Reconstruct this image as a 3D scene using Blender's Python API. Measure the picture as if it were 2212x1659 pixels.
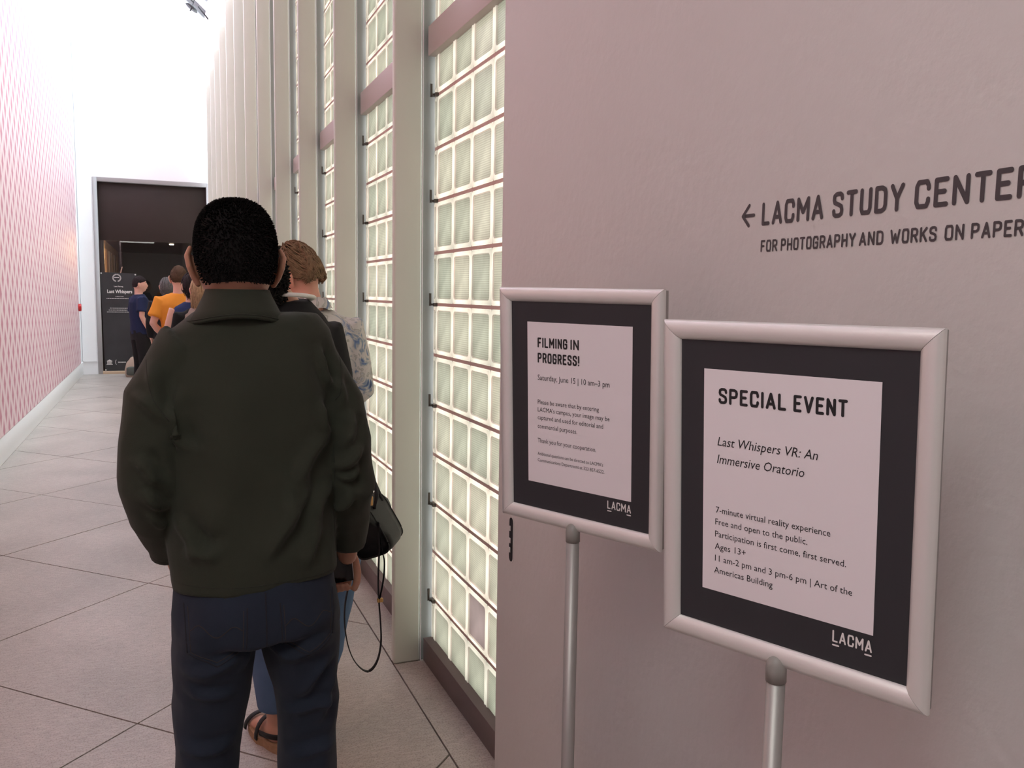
import bpy, bmesh, math, random
import numpy as np
from mathutils import Vector, Matrix, noise
from mathutils.bvhtree import BVHTree

for o in list(bpy.data.objects): bpy.data.objects.remove(o)
SC = bpy.context.scene
COL = SC.collection
random.seed(7); RNG = np.random.default_rng(7)

# ---------------------------------------------------------------- camera, sky, exposure
CAMZ = 1.55
cam_d = bpy.data.cameras.new('camera'); cam = bpy.data.objects.new('camera', cam_d); COL.objects.link(cam)
RC = Matrix(((0.9253, -0.3790, 0.0158), (0.0246, 0.1016, 0.9945), (0.3785, 0.9198, -0.1033)))
m = Matrix((RC[0], RC[1], -RC[2])).transposed().to_4x4(); m.translation = (0, 0, CAMZ)
cam.matrix_world = m
cam_d.sensor_width = 36; cam_d.lens = 1846.6 / 2212 * 36; cam_d.clip_start = 0.05
SC.camera = cam
SC.view_settings.view_transform = 'Standard'; SC.view_settings.look = 'None'
SC.view_settings.gamma = 1; SC.view_settings.use_curve_mapping = False
SC.view_settings.exposure = 0.0
SC.cycles.use_denoising = True
SC.cycles.max_bounces = 10; SC.cycles.diffuse_bounces = 7; SC.cycles.transmission_bounces = 6

W = bpy.data.worlds.new('sky'); SC.world = W; W.use_nodes = True
WBG = W.node_tree.nodes['Background']
WBG.inputs[0].default_value = (0.80, 0.92, 1.0, 1); WBG.inputs[1].default_value = 14.0
W.cycles.sampling_method = 'AUTOMATIC'

SKY_Y0, SKY_Y1 = 7.4, 17.2
def lamp(name, loc, rot, size, power, color, kind='AREA', sy=None, portal=False):
    l = bpy.data.lights.new(name, kind); l.color = color
    if kind == 'AREA':
        l.shape = 'RECTANGLE'; l.size = size; l.size_y = sy or size
        if portal: l.cycles.is_portal = True
    else: l.shadow_soft_size = size
    l.energy = power
    o = bpy.data.objects.new(name, l); COL.objects.link(o); o.location = loc; o.rotation_euler = rot
    return o
# guides sky samples through the roof glazing (emits nothing itself)
ROOF_A = math.atan2(0.913, 1.0)
lamp('skylight_portal', (-0.17, (SKY_Y0 + SKY_Y1) / 2, 7.22), (0, ROOF_A, 0), 3.1, 1, (1, 1, 1), sy=SKY_Y1 - SKY_Y0, portal=True)

lamp('near_fill_light', (-.80, -.5, 3.3), (0, 0, 0), 1.3, 42, (.97, 1, .97), sy=1.3)  # unseen fill light added to brighten the near wall and signs
lamp('left_warm_fill', (-1.2, 2.9, 2.1), (0, math.radians(-75), 0), .4, 8, (1, .58, .47), sy=.8)  # unseen warm light added at the left to tint the near side
# ---------------------------------------------------------------- helpers
def tag(o, label=None, cat=None, group=None, kind=None):
    if label: o['label'] = label
    if cat: o['category'] = cat
    if group: o['group'] = group
    if kind: o['kind'] = kind
    return o
def new_mat(name, color=(.8, .8, .8), rough=.6, metal=0.0, spec=.5, bump=0.0, bscale=60.0, var=0.0, vscale=8.0, detail=4, stretch=None):
    m = bpy.data.materials.new(name); m.use_nodes = True
    nt = m.node_tree; b = nt.nodes['Principled BSDF']
    b.inputs['Base Color'].default_value = (*color, 1); b.inputs['Roughness'].default_value = rough
    b.inputs['Metallic'].default_value = metal; b.inputs['Specular IOR Level'].default_value = spec
    if bump or var:
        tc = nt.nodes.new('ShaderNodeTexCoord'); mp = nt.nodes.new('ShaderNodeMapping')
        nt.links.new(tc.outputs['Object'], mp.inputs[0])
        if stretch: mp.inputs['Scale'].default_value = stretch
    if bump:
        n = nt.nodes.new('ShaderNodeTexNoise'); n.inputs['Scale'].default_value = bscale; n.inputs['Detail'].default_value = detail
        nt.links.new(mp.outputs[0], n.inputs['Vector'])
        bp = nt.nodes.new('ShaderNodeBump'); bp.inputs['Strength'].default_value = bump; bp.inputs['Distance'].default_value = .004
        nt.links.new(n.outputs[0], bp.inputs['Height']); nt.links.new(bp.outputs[0], b.inputs['Normal'])
    if var:
        n = nt.nodes.new('ShaderNodeTexNoise'); n.inputs['Scale'].default_value = vscale; n.inputs['Detail'].default_value = detail
        nt.links.new(mp.outputs[0], n.inputs['Vector'])
        r = nt.nodes.new('ShaderNodeMix'); r.data_type = 'RGBA'
        r.inputs[6].default_value = (*[max(0, c * (1 - var)) for c in color], 1)
        r.inputs[7].default_value = (*[min(1, c * (1 + var)) for c in color], 1)
        nt.links.new(n.outputs[0], r.inputs[0]); nt.links.new(r.outputs[2], b.inputs['Base Color'])
    return m
def mesh_obj(name, V, F, mat, parent=None, smooth=False):
    me = bpy.data.meshes.new(name); me.from_pydata([tuple(v) for v in V], [], [tuple(f) for f in F]); me.update()
    if mat: me.materials.append(mat)
    if smooth: me.shade_smooth()
    o = bpy.data.objects.new(name, me); COL.objects.link(o)
    if parent: o.parent = parent
    return o
def inst(src, name, parent=None, loc=(0, 0, 0)):
    o = bpy.data.objects.new(name, src.data); COL.objects.link(o); o.location = loc
    if parent: o.parent = parent
    return o
def empty(name, loc=(0, 0, 0), rotz=0, parent=None):
    o = bpy.data.objects.new(name, None); COL.objects.link(o); o.location = loc; o.rotation_euler = (0, 0, rotz)
    o.empty_display_size = .1
    if parent: o.parent = parent
    return o
class MB:
    def __init__(s): s.V = []; s.F = []
    def add(s, V, F):
        k = len(s.V); s.V += [tuple(v) for v in V]; s.F += [tuple(i + k for i in f) for f in F]; return s
    def box(s, a, b):
        x0, y0, z0 = a; x1, y1, z1 = b
        return s.add([(x0, y0, z0), (x1, y0, z0), (x1, y1, z0), (x0, y1, z0), (x0, y0, z1), (x1, y0, z1), (x1, y1, z1), (x0, y1, z1)],
                     [(0, 3, 2, 1), (4, 5, 6, 7), (0, 1, 5, 4), (1, 2, 6, 5), (2, 3, 7, 6), (3, 0, 4, 7)])
    def prism(s, poly, z0, z1):          # poly: ccw list of (x, y)
        n = len(poly)
        return s.add([(x, y, z0) for x, y in poly] + [(x, y, z1) for x, y in poly],
                     [tuple(range(n - 1, -1, -1)), tuple(range(n, 2 * n))] + [(i, (i + 1) % n, n + (i + 1) % n, n + i) for i in range(n)])
    def tube(s, pts, r, n=8, up=(0, 0, 1), flat=1.0):
        V, F = tube(pts, r, n, up, flat); return s.add(V, F)
    def obj(s, name, mat, parent=None, smooth=False, bevel=0, seg=2):
        o = mesh_obj(name, s.V, s.F, mat, parent, smooth)
        if bevel:
            bm = bmesh.new(); bm.from_mesh(o.data)
            bmesh.ops.remove_doubles(bm, verts=bm.verts, dist=1e-6)
            es = [e for e in bm.edges if len(e.link_faces) == 2 and e.calc_face_angle(0) > .5]
            bmesh.ops.bevel(bm, geom=es, offset=bevel, segments=seg, affect='EDGES', profile=.5, clamp_overlap=True)
            bm.to_mesh(o.data); bm.free(); o.data.shade_smooth()
            try: o.data.set_sharp_from_angle(angle=.6)
            except Exception: pass
        return o
def tube(pts, r, n=8, up=(0, 0, 1), flat=1.0):
    P = [Vector(p) for p in pts]; V = []; F = []
    for i, p in enumerate(P):
        t = (P[min(i + 1, len(P) - 1)] - P[max(i - 1, 0)])
        t = t.normalized() if t.length > 1e-9 else Vector((0, 0, 1))
        u = Vector(up); u = u - u.dot(t) * t
        if u.length < 1e-3: u = Vector((0, 1, 0)) - t.y * t
        if u.length < 1e-3: u = Vector((1, 0, 0)) - t.x * t
        u.normalize(); w = t.cross(u)
        rr = r[i] if hasattr(r, '__len__') else r
        for k in range(n):
            a = 2 * math.pi * k / n
            V.append(p + u * (math.cos(a) * rr * flat) + w * (math.sin(a) * rr))
    for i in range(len(P) - 1):
        for k in range(n):
            F.append((i * n + k, i * n + (k + 1) % n, (i + 1) * n + (k + 1) % n, (i + 1) * n + k))
    F.append(tuple(range(n - 1, -1, -1))); F.append(tuple((len(P) - 1) * n + k for k in range(n)))
    return V, F
def spline(pts, n=8):                    # catmull-rom through the points
    P = [Vector(p) for p in pts]; P = [2 * P[0] - P[1]] + P + [2 * P[-1] - P[-2]]; out = []
    for i in range(1, len(P) - 2):
        a, b, c, d = P[i - 1:i + 3]
        for k in range(n):
            t = k / n
            out.append(.5 * ((2 * b) + (c - a) * t + (2 * a - 5 * b + 4 * c - d) * t * t + (3 * b - a - 3 * c + d) * t ** 3))
    out.append(P[-2]); return out
# ---------------------------------------------------------------- bodies: lofts fused into one surface
def loft(sec, n=20, side=(1, 0, 0), cap='round', power=2.0):
    """sec: list of (centre, r_side, r_other); rings follow the path through the centres"""
    P = [Vector(s[0]) for s in sec]; T = []
    for i in range(len(P)):
        t = P[min(i + 1, len(P) - 1)] - P[max(i - 1, 0)]; T.append(t.normalized() if t.length > 1e-8 else Vector((0, 0, 1)))
    rows = [(P[i], sec[i][1], sec[i][2], T[i]) for i in range(len(P))]
    if cap == 'round':
        a, b = rows[0], rows[-1]
        def caps(r, s):
            m_ = min(r[1], r[2])
            return [(r[0] + r[3] * (s * m_ * q), r[1] * w, r[2] * w, r[3]) for q, w in ((.5, .87), (.82, .57), (.97, .2))]
        rows = caps(a, -1)[::-1] + rows + caps(b, 1)
    V = []; F = []
    for p, ra, rb, t in rows:
        u = Vector(side); u = u - u.dot(t) * t
        if u.length < 1e-3: u = Vector((0, 1, 0)) - t.y * t
        u.normalize(); w = t.cross(u)
        for k in range(n):
            a = 2 * math.pi * k / n; c, s = math.cos(a), math.sin(a)
            if power != 2: c = math.copysign(abs(c) ** (2 / power), c); s = math.copysign(abs(s) ** (2 / power), s)
            V.append(p + u * (c * ra) + w * (s * rb))
    for i in range(len(rows) - 1):
        for k in range(n): F.append((i * n + k, i * n + (k + 1) % n, (i + 1) * n + (k + 1) % n, (i + 1) * n + k))
    F.append(tuple(range(n - 1, -1, -1))); F.append(tuple((len(rows) - 1) * n + k for k in range(n)))
    return V, F
def ellipsoid(c, r, M_=None, nu=20, nv=14):
    V = []; F = []
    for j in range(nv + 1):
        ph = math.pi * j / nv
        for i in range(nu):
            th = 2 * math.pi * i / nu
            p = Vector((r[0] * math.sin(ph) * math.cos(th), r[1] * math.sin(ph) * math.sin(th), r[2] * math.cos(ph)))
            if M_ is not None: p = M_ @ p
            V.append(Vector(c) + p)
    for j in range(nv):
        for i in range(nu): F.append((j * nu + i, (j + 1) * nu + i, (j + 1) * nu + (i + 1) % nu, j * nu + (i + 1) % nu))
    return V, F
def fuse(parts, voxel, it=4, name='m', fac=.5):
    """union of closed lofts as one voxel-remeshed, relaxed mesh -> (verts array, quads)"""
    mb = MB()
    for V, F in parts: mb.add(V, F)
    me = bpy.data.meshes.new(name); me.from_pydata(mb.V, [], mb.F); me.update()
    bm = bmesh.new(); bm.from_mesh(me); bmesh.ops.remove_doubles(bm, verts=bm.verts, dist=1e-7); bmesh.ops.recalc_face_normals(bm, faces=bm.faces); bm.to_mesh(me); bm.free()
    o = bpy.data.objects.new(name, me); COL.objects.link(o)
    r = o.modifiers.new('r', 'REMESH'); r.mode = 'VOXEL'; r.voxel_size = voxel
    if it: s = o.modifiers.new('s', 'SMOOTH'); s.factor = fac; s.iterations = it
    dg = bpy.context.evaluated_depsgraph_get(); e = bpy.data.meshes.new_from_object(o.evaluated_get(dg))
    n = len(e.vertices); V = np.empty(n * 3, np.float32); e.vertices.foreach_get('co', V); V = V.reshape(-1, 3).astype(float)
    F = [tuple(p.vertices) for p in e.polygons]
    bpy.data.objects.remove(o); bpy.data.meshes.remove(me); bpy.data.meshes.remove(e)
    return V, F
def normals(V, F):
    me = bpy.data.meshes.new('n'); me.from_pydata(V.tolist(), [], F); me.update()
    N = np.empty(len(V) * 3, np.float32); me.vertices.foreach_get('normal', N); bpy.data.meshes.remove(me); return N.reshape(-1, 3).astype(float)
def wrinkle(V, F, amp=.003, scale=(9, 9, 5), ridges=(), seed=0, ridge_side=-1):
    """cloth relief: soft stretched noise plus fold ridges drawn in the x-z plane"""
    N = normals(V, F); d = np.zeros(len(V)); sc = Vector(scale); off = Vector((seed * 3.1, seed * 1.7, seed * 2.3))
    if amp:
        for i in range(len(V)):
            q = Vector((V[i, 0] * sc.x, V[i, 1] * sc.y, V[i, 2] * sc.z)) + off
            w = noise.noise(q + Vector((0, 0, .6 * noise.noise(q * .7))))
            d[i] = amp * (1 - 2.2 * abs(w)) + amp * .5 * noise.noise(q * 2.3)
    for x0, z0, x1, z1, w, a in ridges:
        ax, az = x1 - x0, z1 - z0; L = math.hypot(ax, az) or 1e-6
        t = ((V[:, 0] - x0) * ax + (V[:, 2] - z0) * az) / L ** 2; dist = ((V[:, 0] - x0) * -az + (V[:, 2] - z0) * ax) / L
        dist = dist + .006 * np.sin(t * 5 + x0 * 40)
        fall = np.clip(1 - np.abs(t - .5) * 2, -1, 1) * 1.6; fall = np.clip(fall, 0, 1)
        m_ = np.exp(-(dist / w) ** 2) - .55 * np.exp(-((dist - 1.9 * w) / (1.2 * w)) ** 2)
        sidew = np.clip(ridge_side * N[:, 1] * 1.6, 0, 1)
        d += a * m_ * fall * sidew
    return V + N * d[:, None]
def np_obj(name, V, F, mat, parent, smooth=True):
    return mesh_obj(name, V.tolist(), F, mat, parent, smooth)
def hand_parts(curl=.3, thumb=.2):
    """right hand hanging from the wrist at the origin: fingers to -z, palm facing -x, thumb forward (+y)"""
    P = [loft([((0, 0, .02), .019, .024), ((0, .0, -.02), .016, .03), ((-.002, .001, -.06), .014, .039), ((-.004, 0, -.09), .012, .039)], 14)]
    for y, ln, r in ((.030, .070, .0086), (.010, .080, .0088), (-.011, .073, .0084), (-.030, .056, .0074)):
        p = Vector((-.003, y, -.086)); a = .12; pts = [(p - Vector((0, 0, -.02)), r, r)]
        for q, fr in enumerate((.45, .32, .26)):
            pts.append((p.copy(), r * (1 - .06 * q), r * (1 - .06 * q))); a += curl * (.7 + .5 * q)
            p = p + Vector((-math.sin(a), (y * .10), -math.cos(a))) * ln * fr
        pts.append((p, r * .74, r * .7)); P.append(loft(pts, 10))
    P.append(loft([((-.004, .018, -.022), .014, .014), ((-.010, .040, -.048), .0115, .012), ((-.016 - thumb * .02, .052, -.074), .0098, .0098), ((-.022 - thumb * .04, .055, -.098), .0075, .0075)], 10))
    return P
HANDS = {}; SQ = 2.0
def hand_mesh(curl):
    k = round(curl, 2)
    if k not in HANDS: HANDS[k] = fuse(hand_parts(curl), .0032, 2)
    return HANDS[k]
def strands(name, roots, parent, mat, r=.0035, n=3):
    """roots: list of point lists -> one mesh of tapering locks"""
    V = []; F = []
    for pts in roots:
        m_ = len(pts); rr = [r * (1 - .75 * (i / (m_ - 1)) ** 2) for i in range(m_)]
        v, f = tube(pts, rr, n, up=(.3, .9, .1)); k = len(V); V += [tuple(x) for x in v]; F += [tuple(i + k for i in q) for q in f]
    return mesh_obj(name, V, F, mat, parent, True)
SK = dict(c=(0, .008, 1.628), r=(.077, .098, .114))
def hair_points(kind, MH, count, rng):
    """locks over the skull in head space; theta 0 = face, 180 = nape"""
    out = []; c = Vector(SK['c']); R0 = Vector(SK['r'])
    lim = {'short': (58, 80, 116), 'wavy': (60, 80, 114), 'curly': (50, 100, 150), 'long': (60, 95, 125), 'bob': (60, 95, 130)}[kind]
    for _ in range(count):
        th = rng.uniform(0, 2 * math.pi); s = abs(((th + math.pi) % (2 * math.pi)) - math.pi) / math.pi
        mx = lim[0] + (lim[1] - lim[0]) * min(1, s * 2) if s < .5 else lim[1] + (lim[2] - lim[1]) * min(1, (s - .5) * 5)
        ph0 = math.acos(1 - rng.uniform(0, 1) * (1 - math.cos(math.radians(mx)))); ph1 = min(math.radians(mx) + (rng.uniform(-.12, .10) if kind == 'wavy' else 0), ph0 + rng.uniform(.5, .9))
        pts = []; wv = rng.uniform(0, 6); wv2 = rng.uniform(0, 6)
        if kind == 'short':
            lf = (.0025 + .0045 * rng.random()) * (1 - .85 * (ph0 / math.radians(mx)) ** 3); d = Vector((math.sin(ph0) * math.sin(th), math.sin(ph0) * math.cos(th), math.cos(ph0)))
            d = d / ((abs(d.x) ** SQ + abs(d.y) ** SQ + abs(d.z) ** SQ) ** (1 / SQ)); p = c + Vector((d.x * R0.x, d.y * R0.y, d.z * R0.z)) * 1.02
            tip = p + (d + Vector((0, -.5, -.5)) * .7).normalized() * (lf + .004)
            out.append([MH @ p, MH @ ((p + tip) / 2 + d * .002), MH @ tip]); continue
        n = 9
        for i in range(n):
            f = i / (n - 1); ph = ph0 + (ph1 - ph0) * f; t2 = th
            lift = 1.05 + .07 * math.sin(f * math.pi) + .02 * rng.random()
            if kind == 'wavy': cl = math.sin(int(th * 6) * 12.9898) * 3; t2 = th + .13 * math.sin(cl + f * 5 + ph0 * 2) + .02 * math.sin(wv); lift = 1.09 + .17 * math.sin(f * math.pi * .85) + .05 * math.sin(cl * 2 + ph0 * 5 + f * 4) + .03 * rng.random() - .05 * max(0, f - .8)
            if kind == 'curly': t2 = th + .22 * math.sin(wv + f * 16); lift = 1.18 + .16 * math.sin(wv2 + f * 14) + .1 * rng.random(); 
            d = Vector((math.sin(ph) * math.sin(t2), math.sin(ph) * math.cos(t2), math.cos(ph)))
            pts.append(c + Vector((d.x * R0.x, d.y * R0.y, d.z * R0.z)) * lift)
        if kind in ('long', 'bob') and ph1 > math.radians(70) and s > .32:
            p = pts[-1]; drop = rng.uniform(.12, .17) if kind == 'long' else rng.uniform(.03, .06)
            for i in range(1, 5): pts.append(p + Vector((.006 * math.sin(wv + i), -.006 * i * .4, -drop * i / 4)))
        out.append([MH @ p for p in pts])
    return out
def torso_sections(w, d, hem=None, neck=True, belly=0.0):
    T = [(.80, .150, .105, 0), (.88, .168, .118, 0), (.95, .165, .115, 0), (1.06, .146, .103 + belly, belly * .5), (1.16, .152, .108 + belly * .6, 0), (1.28, .170, .118, 0), (1.36, .172, .112, -.005), (1.42, .145, .085, -.008), (1.46, .095, .066, -.006)]
    return [((0, y, z), a * w, b_ * d) for z, a, b_, y in T if hem is None or z >= hem]
class Person:
    sq = 2.0; shr = 1.0
    def __init__(s, label, loc, rot, h, skin, w=1.0, d=1.0, arms=None, legs=None, head=(0, 0, 0), voxel=.010, head_off=(0, 0, 0), group=None, belly=0.0, face=True, curl=.3, headvox=None):
        s.S = h / 1.74; s.w, s.d, s.belly, s.vox = w, d, belly, voxel
        s.root = empty('person', loc, rot); tag(s.root, label, 'person', group)
        A = dict(R=[(.165 * w, -.01, 1.405), (.215 * w, -.03, 1.13), (.215 * w, .03, .89)], L=[(-.165 * w, -.01, 1.405), (-.215 * w, -.03, 1.13), (-.215 * w, .03, .89)])
        if arms: A.update(arms)
        s.A = {k: [Vector(p) for p in v] for k, v in A.items()}
        Lg = dict(R=[(.088 * w, 0, .88), (.095 * w, .01, .48), (.10 * w, -.01, .085)], L=[(-.088 * w, 0, .88), (-.095 * w, .01, .48), (-.10 * w, -.01, .085)])
        if legs: Lg.update(legs)
        s.L = {k: [Vector(p) for p in v] for k, v in Lg.items()}
        nk = Vector((0, -.005, 1.50))
        s.MH = Matrix.Translation(Vector(head_off)) @ Matrix.Translation(nk) @ Matrix.Rotation(head[0], 4, 'Z') @ Matrix.Rotation(head[1], 4, 'X') @ Matrix.Rotation(head[2], 4, 'Y') @ Matrix.Translation(-nk)
        MH = s.MH; mv = lambda VF: ([MH @ Vector(v) for v in VF[0]], VF[1])
        P = [loft([q for q in torso_sections(w * .93, d * .93, belly=belly * .8) if q[0][2] > .9], 24, cap='flat')]
        P.append(loft([((0, -.012, 1.42), .068, .062), ((head_off[0] * .4, -.010, 1.49), .057, .058), (MH @ Vector((0, -.008, 1.55)), .056, .06), (MH @ Vector((0, -.004, 1.60)), .055, .062)], 20))
        Hd = [ellipsoid(SK['c'], SK['r']), ellipsoid((0, .030, 1.585), (.060, .068, .072)), ellipsoid((0, .050, 1.540), (.040, .045, .026)),
              loft([((0, .098, 1.640), .010, .010), ((0, .110, 1.615), .011, .012), ((0, .118, 1.597), .014, .012)], 10), ellipsoid((0, .098, 1.566), (.026, .013, .010)),
              ellipsoid((.034, .082, 1.607), (.020, .018, .016)), ellipsoid((-.034, .082, 1.607), (.020, .018, .016)), ellipsoid((0, .088, 1.652), (.052, .016, .010))]
        for sg in (-1, 1): P += []
        P += [mv(q) for q in Hd]
        for k in 'RL':
            a, b_, c = s.A[k]
            P.append(loft([(a + Vector((-.05 if k == 'R' else .05, 0, -.005)), .046, .05), (a, .048, .052), (a.lerp(b_, .5), .042, .045), (b_, .037, .038), (b_.lerp(c, .3), .038, .037), (b_.lerp(c, .8), .027, .026), (c, .024, .028)], 16))
            a, b_, c = s.L[k]
            P.append(loft([(a, .070, .085), (a.lerp(b_, .4), .060, .068), (b_, .042, .046), (b_.lerp(c, .35), .040, .048), (b_.lerp(c, .85), .030, .034), (c, .031, .034)], 16))
            s_ = 1 if k == 'R' else -1
            P.append(loft([(c + Vector((0, -.02, -.045)), .034, .030), (c + Vector((0, .05, -.045)), .036, .034), (c + Vector((.01 * s_, .13, -.058)), .042, .024), (c + Vector((.008 * s_, .18, -.066)), .034, .014)], 14, side=(1, 0, 0)))
        V, F = fuse(P, voxel, 5)
        # ears and hands are finer pieces of the same skin mesh
        V = V.tolist(); F = list(F)
        for sg in (-1, 1):
            ear = []
            q = Matrix.Rotation(sg * .22, 3, 'Z')
            ear.append(loft([(Vector((sg * .074, .0, 1.575)), .006, .010), (Vector((sg * .083, -.006, 1.590)), .006, .013), (Vector((sg * .090, -.012, 1.610)), .0065, .017), (Vector((sg * .094, -.014, 1.630)), .006, .016), (Vector((sg * .088, -.008, 1.645)), .005, .010)], 12, side=(1, 0, 0)))
            ear.append(loft([(Vector((sg * .076, .006, 1.590)), .009, .008), (Vector((sg * .081, .002, 1.625)), .009, .008)], 10))
            v, f = mv(fuse(ear, .0028 if voxel < .009 else .0045, 2)); k0 = len(V); V += [list(x) for x in v]; F += [tuple(i + k0 for i in t) for t in f]
        for k in 'RL':
            a, b_, c = s.A[k]; hv, hf = hand_mesh(curl); t = (c - b_).normalized(); z = -t
            y = Vector((0, 1, 0)); y = (y - y.dot(z) * z); y = y.normalized() if y.length > .1 else Vector((0, 0, 1)); x = y.cross(z)
            Mh = Matrix((x, y, z)).transposed()
            if k == 'L': sc = Vector((-1, 1, 1))
            else: sc = Vector((1, 1, 1))
            k0 = len(V)
            if getattr(s, 'skip', None) == k: continue
            for v in hv: V.append(list(c + t * .015 + Mh @ Vector((v[0] * sc.x, v[1], v[2]))))
            F += [tuple(i + k0 for i in (f if k == 'R' else f[::-1])) for f in hf]
        s.body = mesh_obj('body', [[c_ * s.S for c_ in v] for v in V], F, skin, s.root, True)
        if face: s.make_face()
    def put(s, name, V, F, mat, smooth=True):
        V = np.array([list(v) for v in V]) * s.S; return mesh_obj(name, V.tolist(), F, mat, s.root, smooth)
    def make_face(s):
        for sg in (-1, 1):
            V, F = ellipsoid((sg * .031, .085, 1.630), (.012, .011, .008), nu=10, nv=8); s.put('eye', [s.MH @ v for v in V], F, PM['eye'])
            V, F = ellipsoid((sg * .031, .0955, 1.630), (.005, .002, .005), nu=8, nv=6); s.put('iris', [s.MH @ v for v in V], F, PM['dark'])
            V, F = tube([s.MH @ Vector((sg * x, y, z)) for x, y, z in ((.014, .104, 1.652), (.031, .1, 1.658), (.048, .088, 1.650))], .004, 6); s.put('eyebrow', V, F, PM['dark'])
        V, F = tube([s.MH @ Vector(p) for p in ((-.024, .100, 1.566), (-.01, .110, 1.569), (.01, .110, 1.569), (.024, .100, 1.566))], [.002, .005, .005, .002], 8); s.put('lips', V, F, PM['lip'])
    def top(s, name, mat, grow=.014, hem=.93, sleeve='long', hemw=1.0, amp=.003, ridges=(), vox=None, it=4, seed=1, scale=(9, 9, 5), neck=1.475, cuff=0, flare=0.0, sl_r=1.0):
        w, d = s.w, s.d; sec = torso_sections(w, d, hem - .05, belly=s.belly)
        sec = [(c, a + grow, b_ + grow) for c, a, b_ in sec]
        z0 = sec[0][0][2]; a0, b0 = sec[0][1] * hemw + flare, sec[0][2] * hemw + flare
        sec = [((0, 0, hem), a0, b0)] + [q for q in sec if q[0][2] > hem + .03]
        sec[-1] = ((0, -.006, 1.455), .095 * w + grow, .066 * d + grow); sec.append(((0, -.008, neck), .068 + grow * .5, .062 + grow * .5))
        P = [loft(sec, 28, cap='flat')]
        if sleeve != 'none':
            for k in 'RL':
                a, b_, c = s.A[k]; i_ = Vector((-.06 if k == 'R' else .06, 0, 0)); g = grow + .004
                full = [(a + i_, .055 + g, .052 + g), (a, (.054 + g) * sl_r, (.058 + g) * sl_r), (a.lerp(b_, .5), (.049 + g) * sl_r, (.052 + g) * sl_r)]
                if sleeve == 'long': full += [(b_, (.042 + g) * sl_r, (.044 + g) * sl_r), (b_.lerp(c, .4), (.041 + g) * sl_r, (.041 + g) * sl_r), (b_.lerp(c, .9), .031 + g, .033 + g), (b_.lerp(c, 1.0), .030 + g, .032 + g)]
                else: full += [(a.lerp(b_, .72), .054 + g, .056 + g)]
                P.append(loft(full, 20, cap='flat'))
        V, F = fuse(P, vox or s.vox, it)
        if amp or ridges: V = wrinkle(V, F, amp, scale, ridges, seed)
        o = s.put(name, V, F, mat); s.topVF = (V, F); return o
    def bottoms(s, name, mat, grow=.012, ankle=.07, wide=(0, 0, 0), top=1.0, amp=.004, ridges=(), vox=None, seed=3):
        P = [loft([(c, a + grow, b_ + grow) for c, a, b_ in torso_sections(s.w, s.d, belly=s.belly) if c[2] <= top], 26, cap='flat')]
        for k in 'RL':
            a, b_, c = s.L[k]; e = c + Vector((0, 0, ankle - c.z)); g = grow
            P.append(loft([(a + Vector((0, 0, .02)), .082 + g, .098 + g), (a.lerp(b_, .4), .076 + g + wide[0], .084 + g + wide[0]), (b_, .056 + g + wide[1], .060 + g + wide[1]), (b_.lerp(c, .4), .053 + g + wide[1], .058 + g + wide[1]), (e, .042 + g + wide[2], .046 + g + wide[2])], 20, cap='flat'))
        V, F = fuse(P, vox or s.vox, 4)
        if amp or ridges: V = wrinkle(V, F, amp, (8, 8, 5), ridges, seed)
        o = s.put(name, V, F, mat); s.botVF = (V, F); return o
    def shoes(s, mat, sole):
        for k in 'RL':
            c = s.L[k][2]; s_ = 1 if k == 'R' else -1
            P = [loft([(c + Vector((0, -.045, -.04)), .036, .038), (c + Vector((0, .03, -.035)), .042, .044), (c + Vector((.008 * s_, .12, -.05)), .048, .028), (c + Vector((.008 * s_, .185, -.058)), .040, .020)], 16), loft([(c + Vector((0, -.01, -.02)), .042, .046), (c + Vector((0, -.01, .03)), .040, .044)], 16)]
            V, F = fuse(P, .006, 3); V[:, 2] = np.maximum(V[:, 2], .018)
            o = s.put('shoe', V, F, mat)
            pts = []
            for a in np.linspace(0, 2 * math.pi, 24, endpoint=False):
                yy = math.cos(a); pts.append((c.x + s_ * .006 + math.sin(a) * (.047 if yy > -.3 else .040), c.y + .065 + yy * .142))
            V = [(x, y, .001) for x, y in pts[::-1]] + [(x, y, .024) for x, y in pts[::-1]]; n = 24
            so = s.put('sole', V, [tuple(range(n)), tuple(range(2 * n - 1, n - 1, -1))][::-1] + [(i, n + i, n + (i + 1) % n, (i + 1) % n) for i in range(n)], sole, False); so.parent = o
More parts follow.
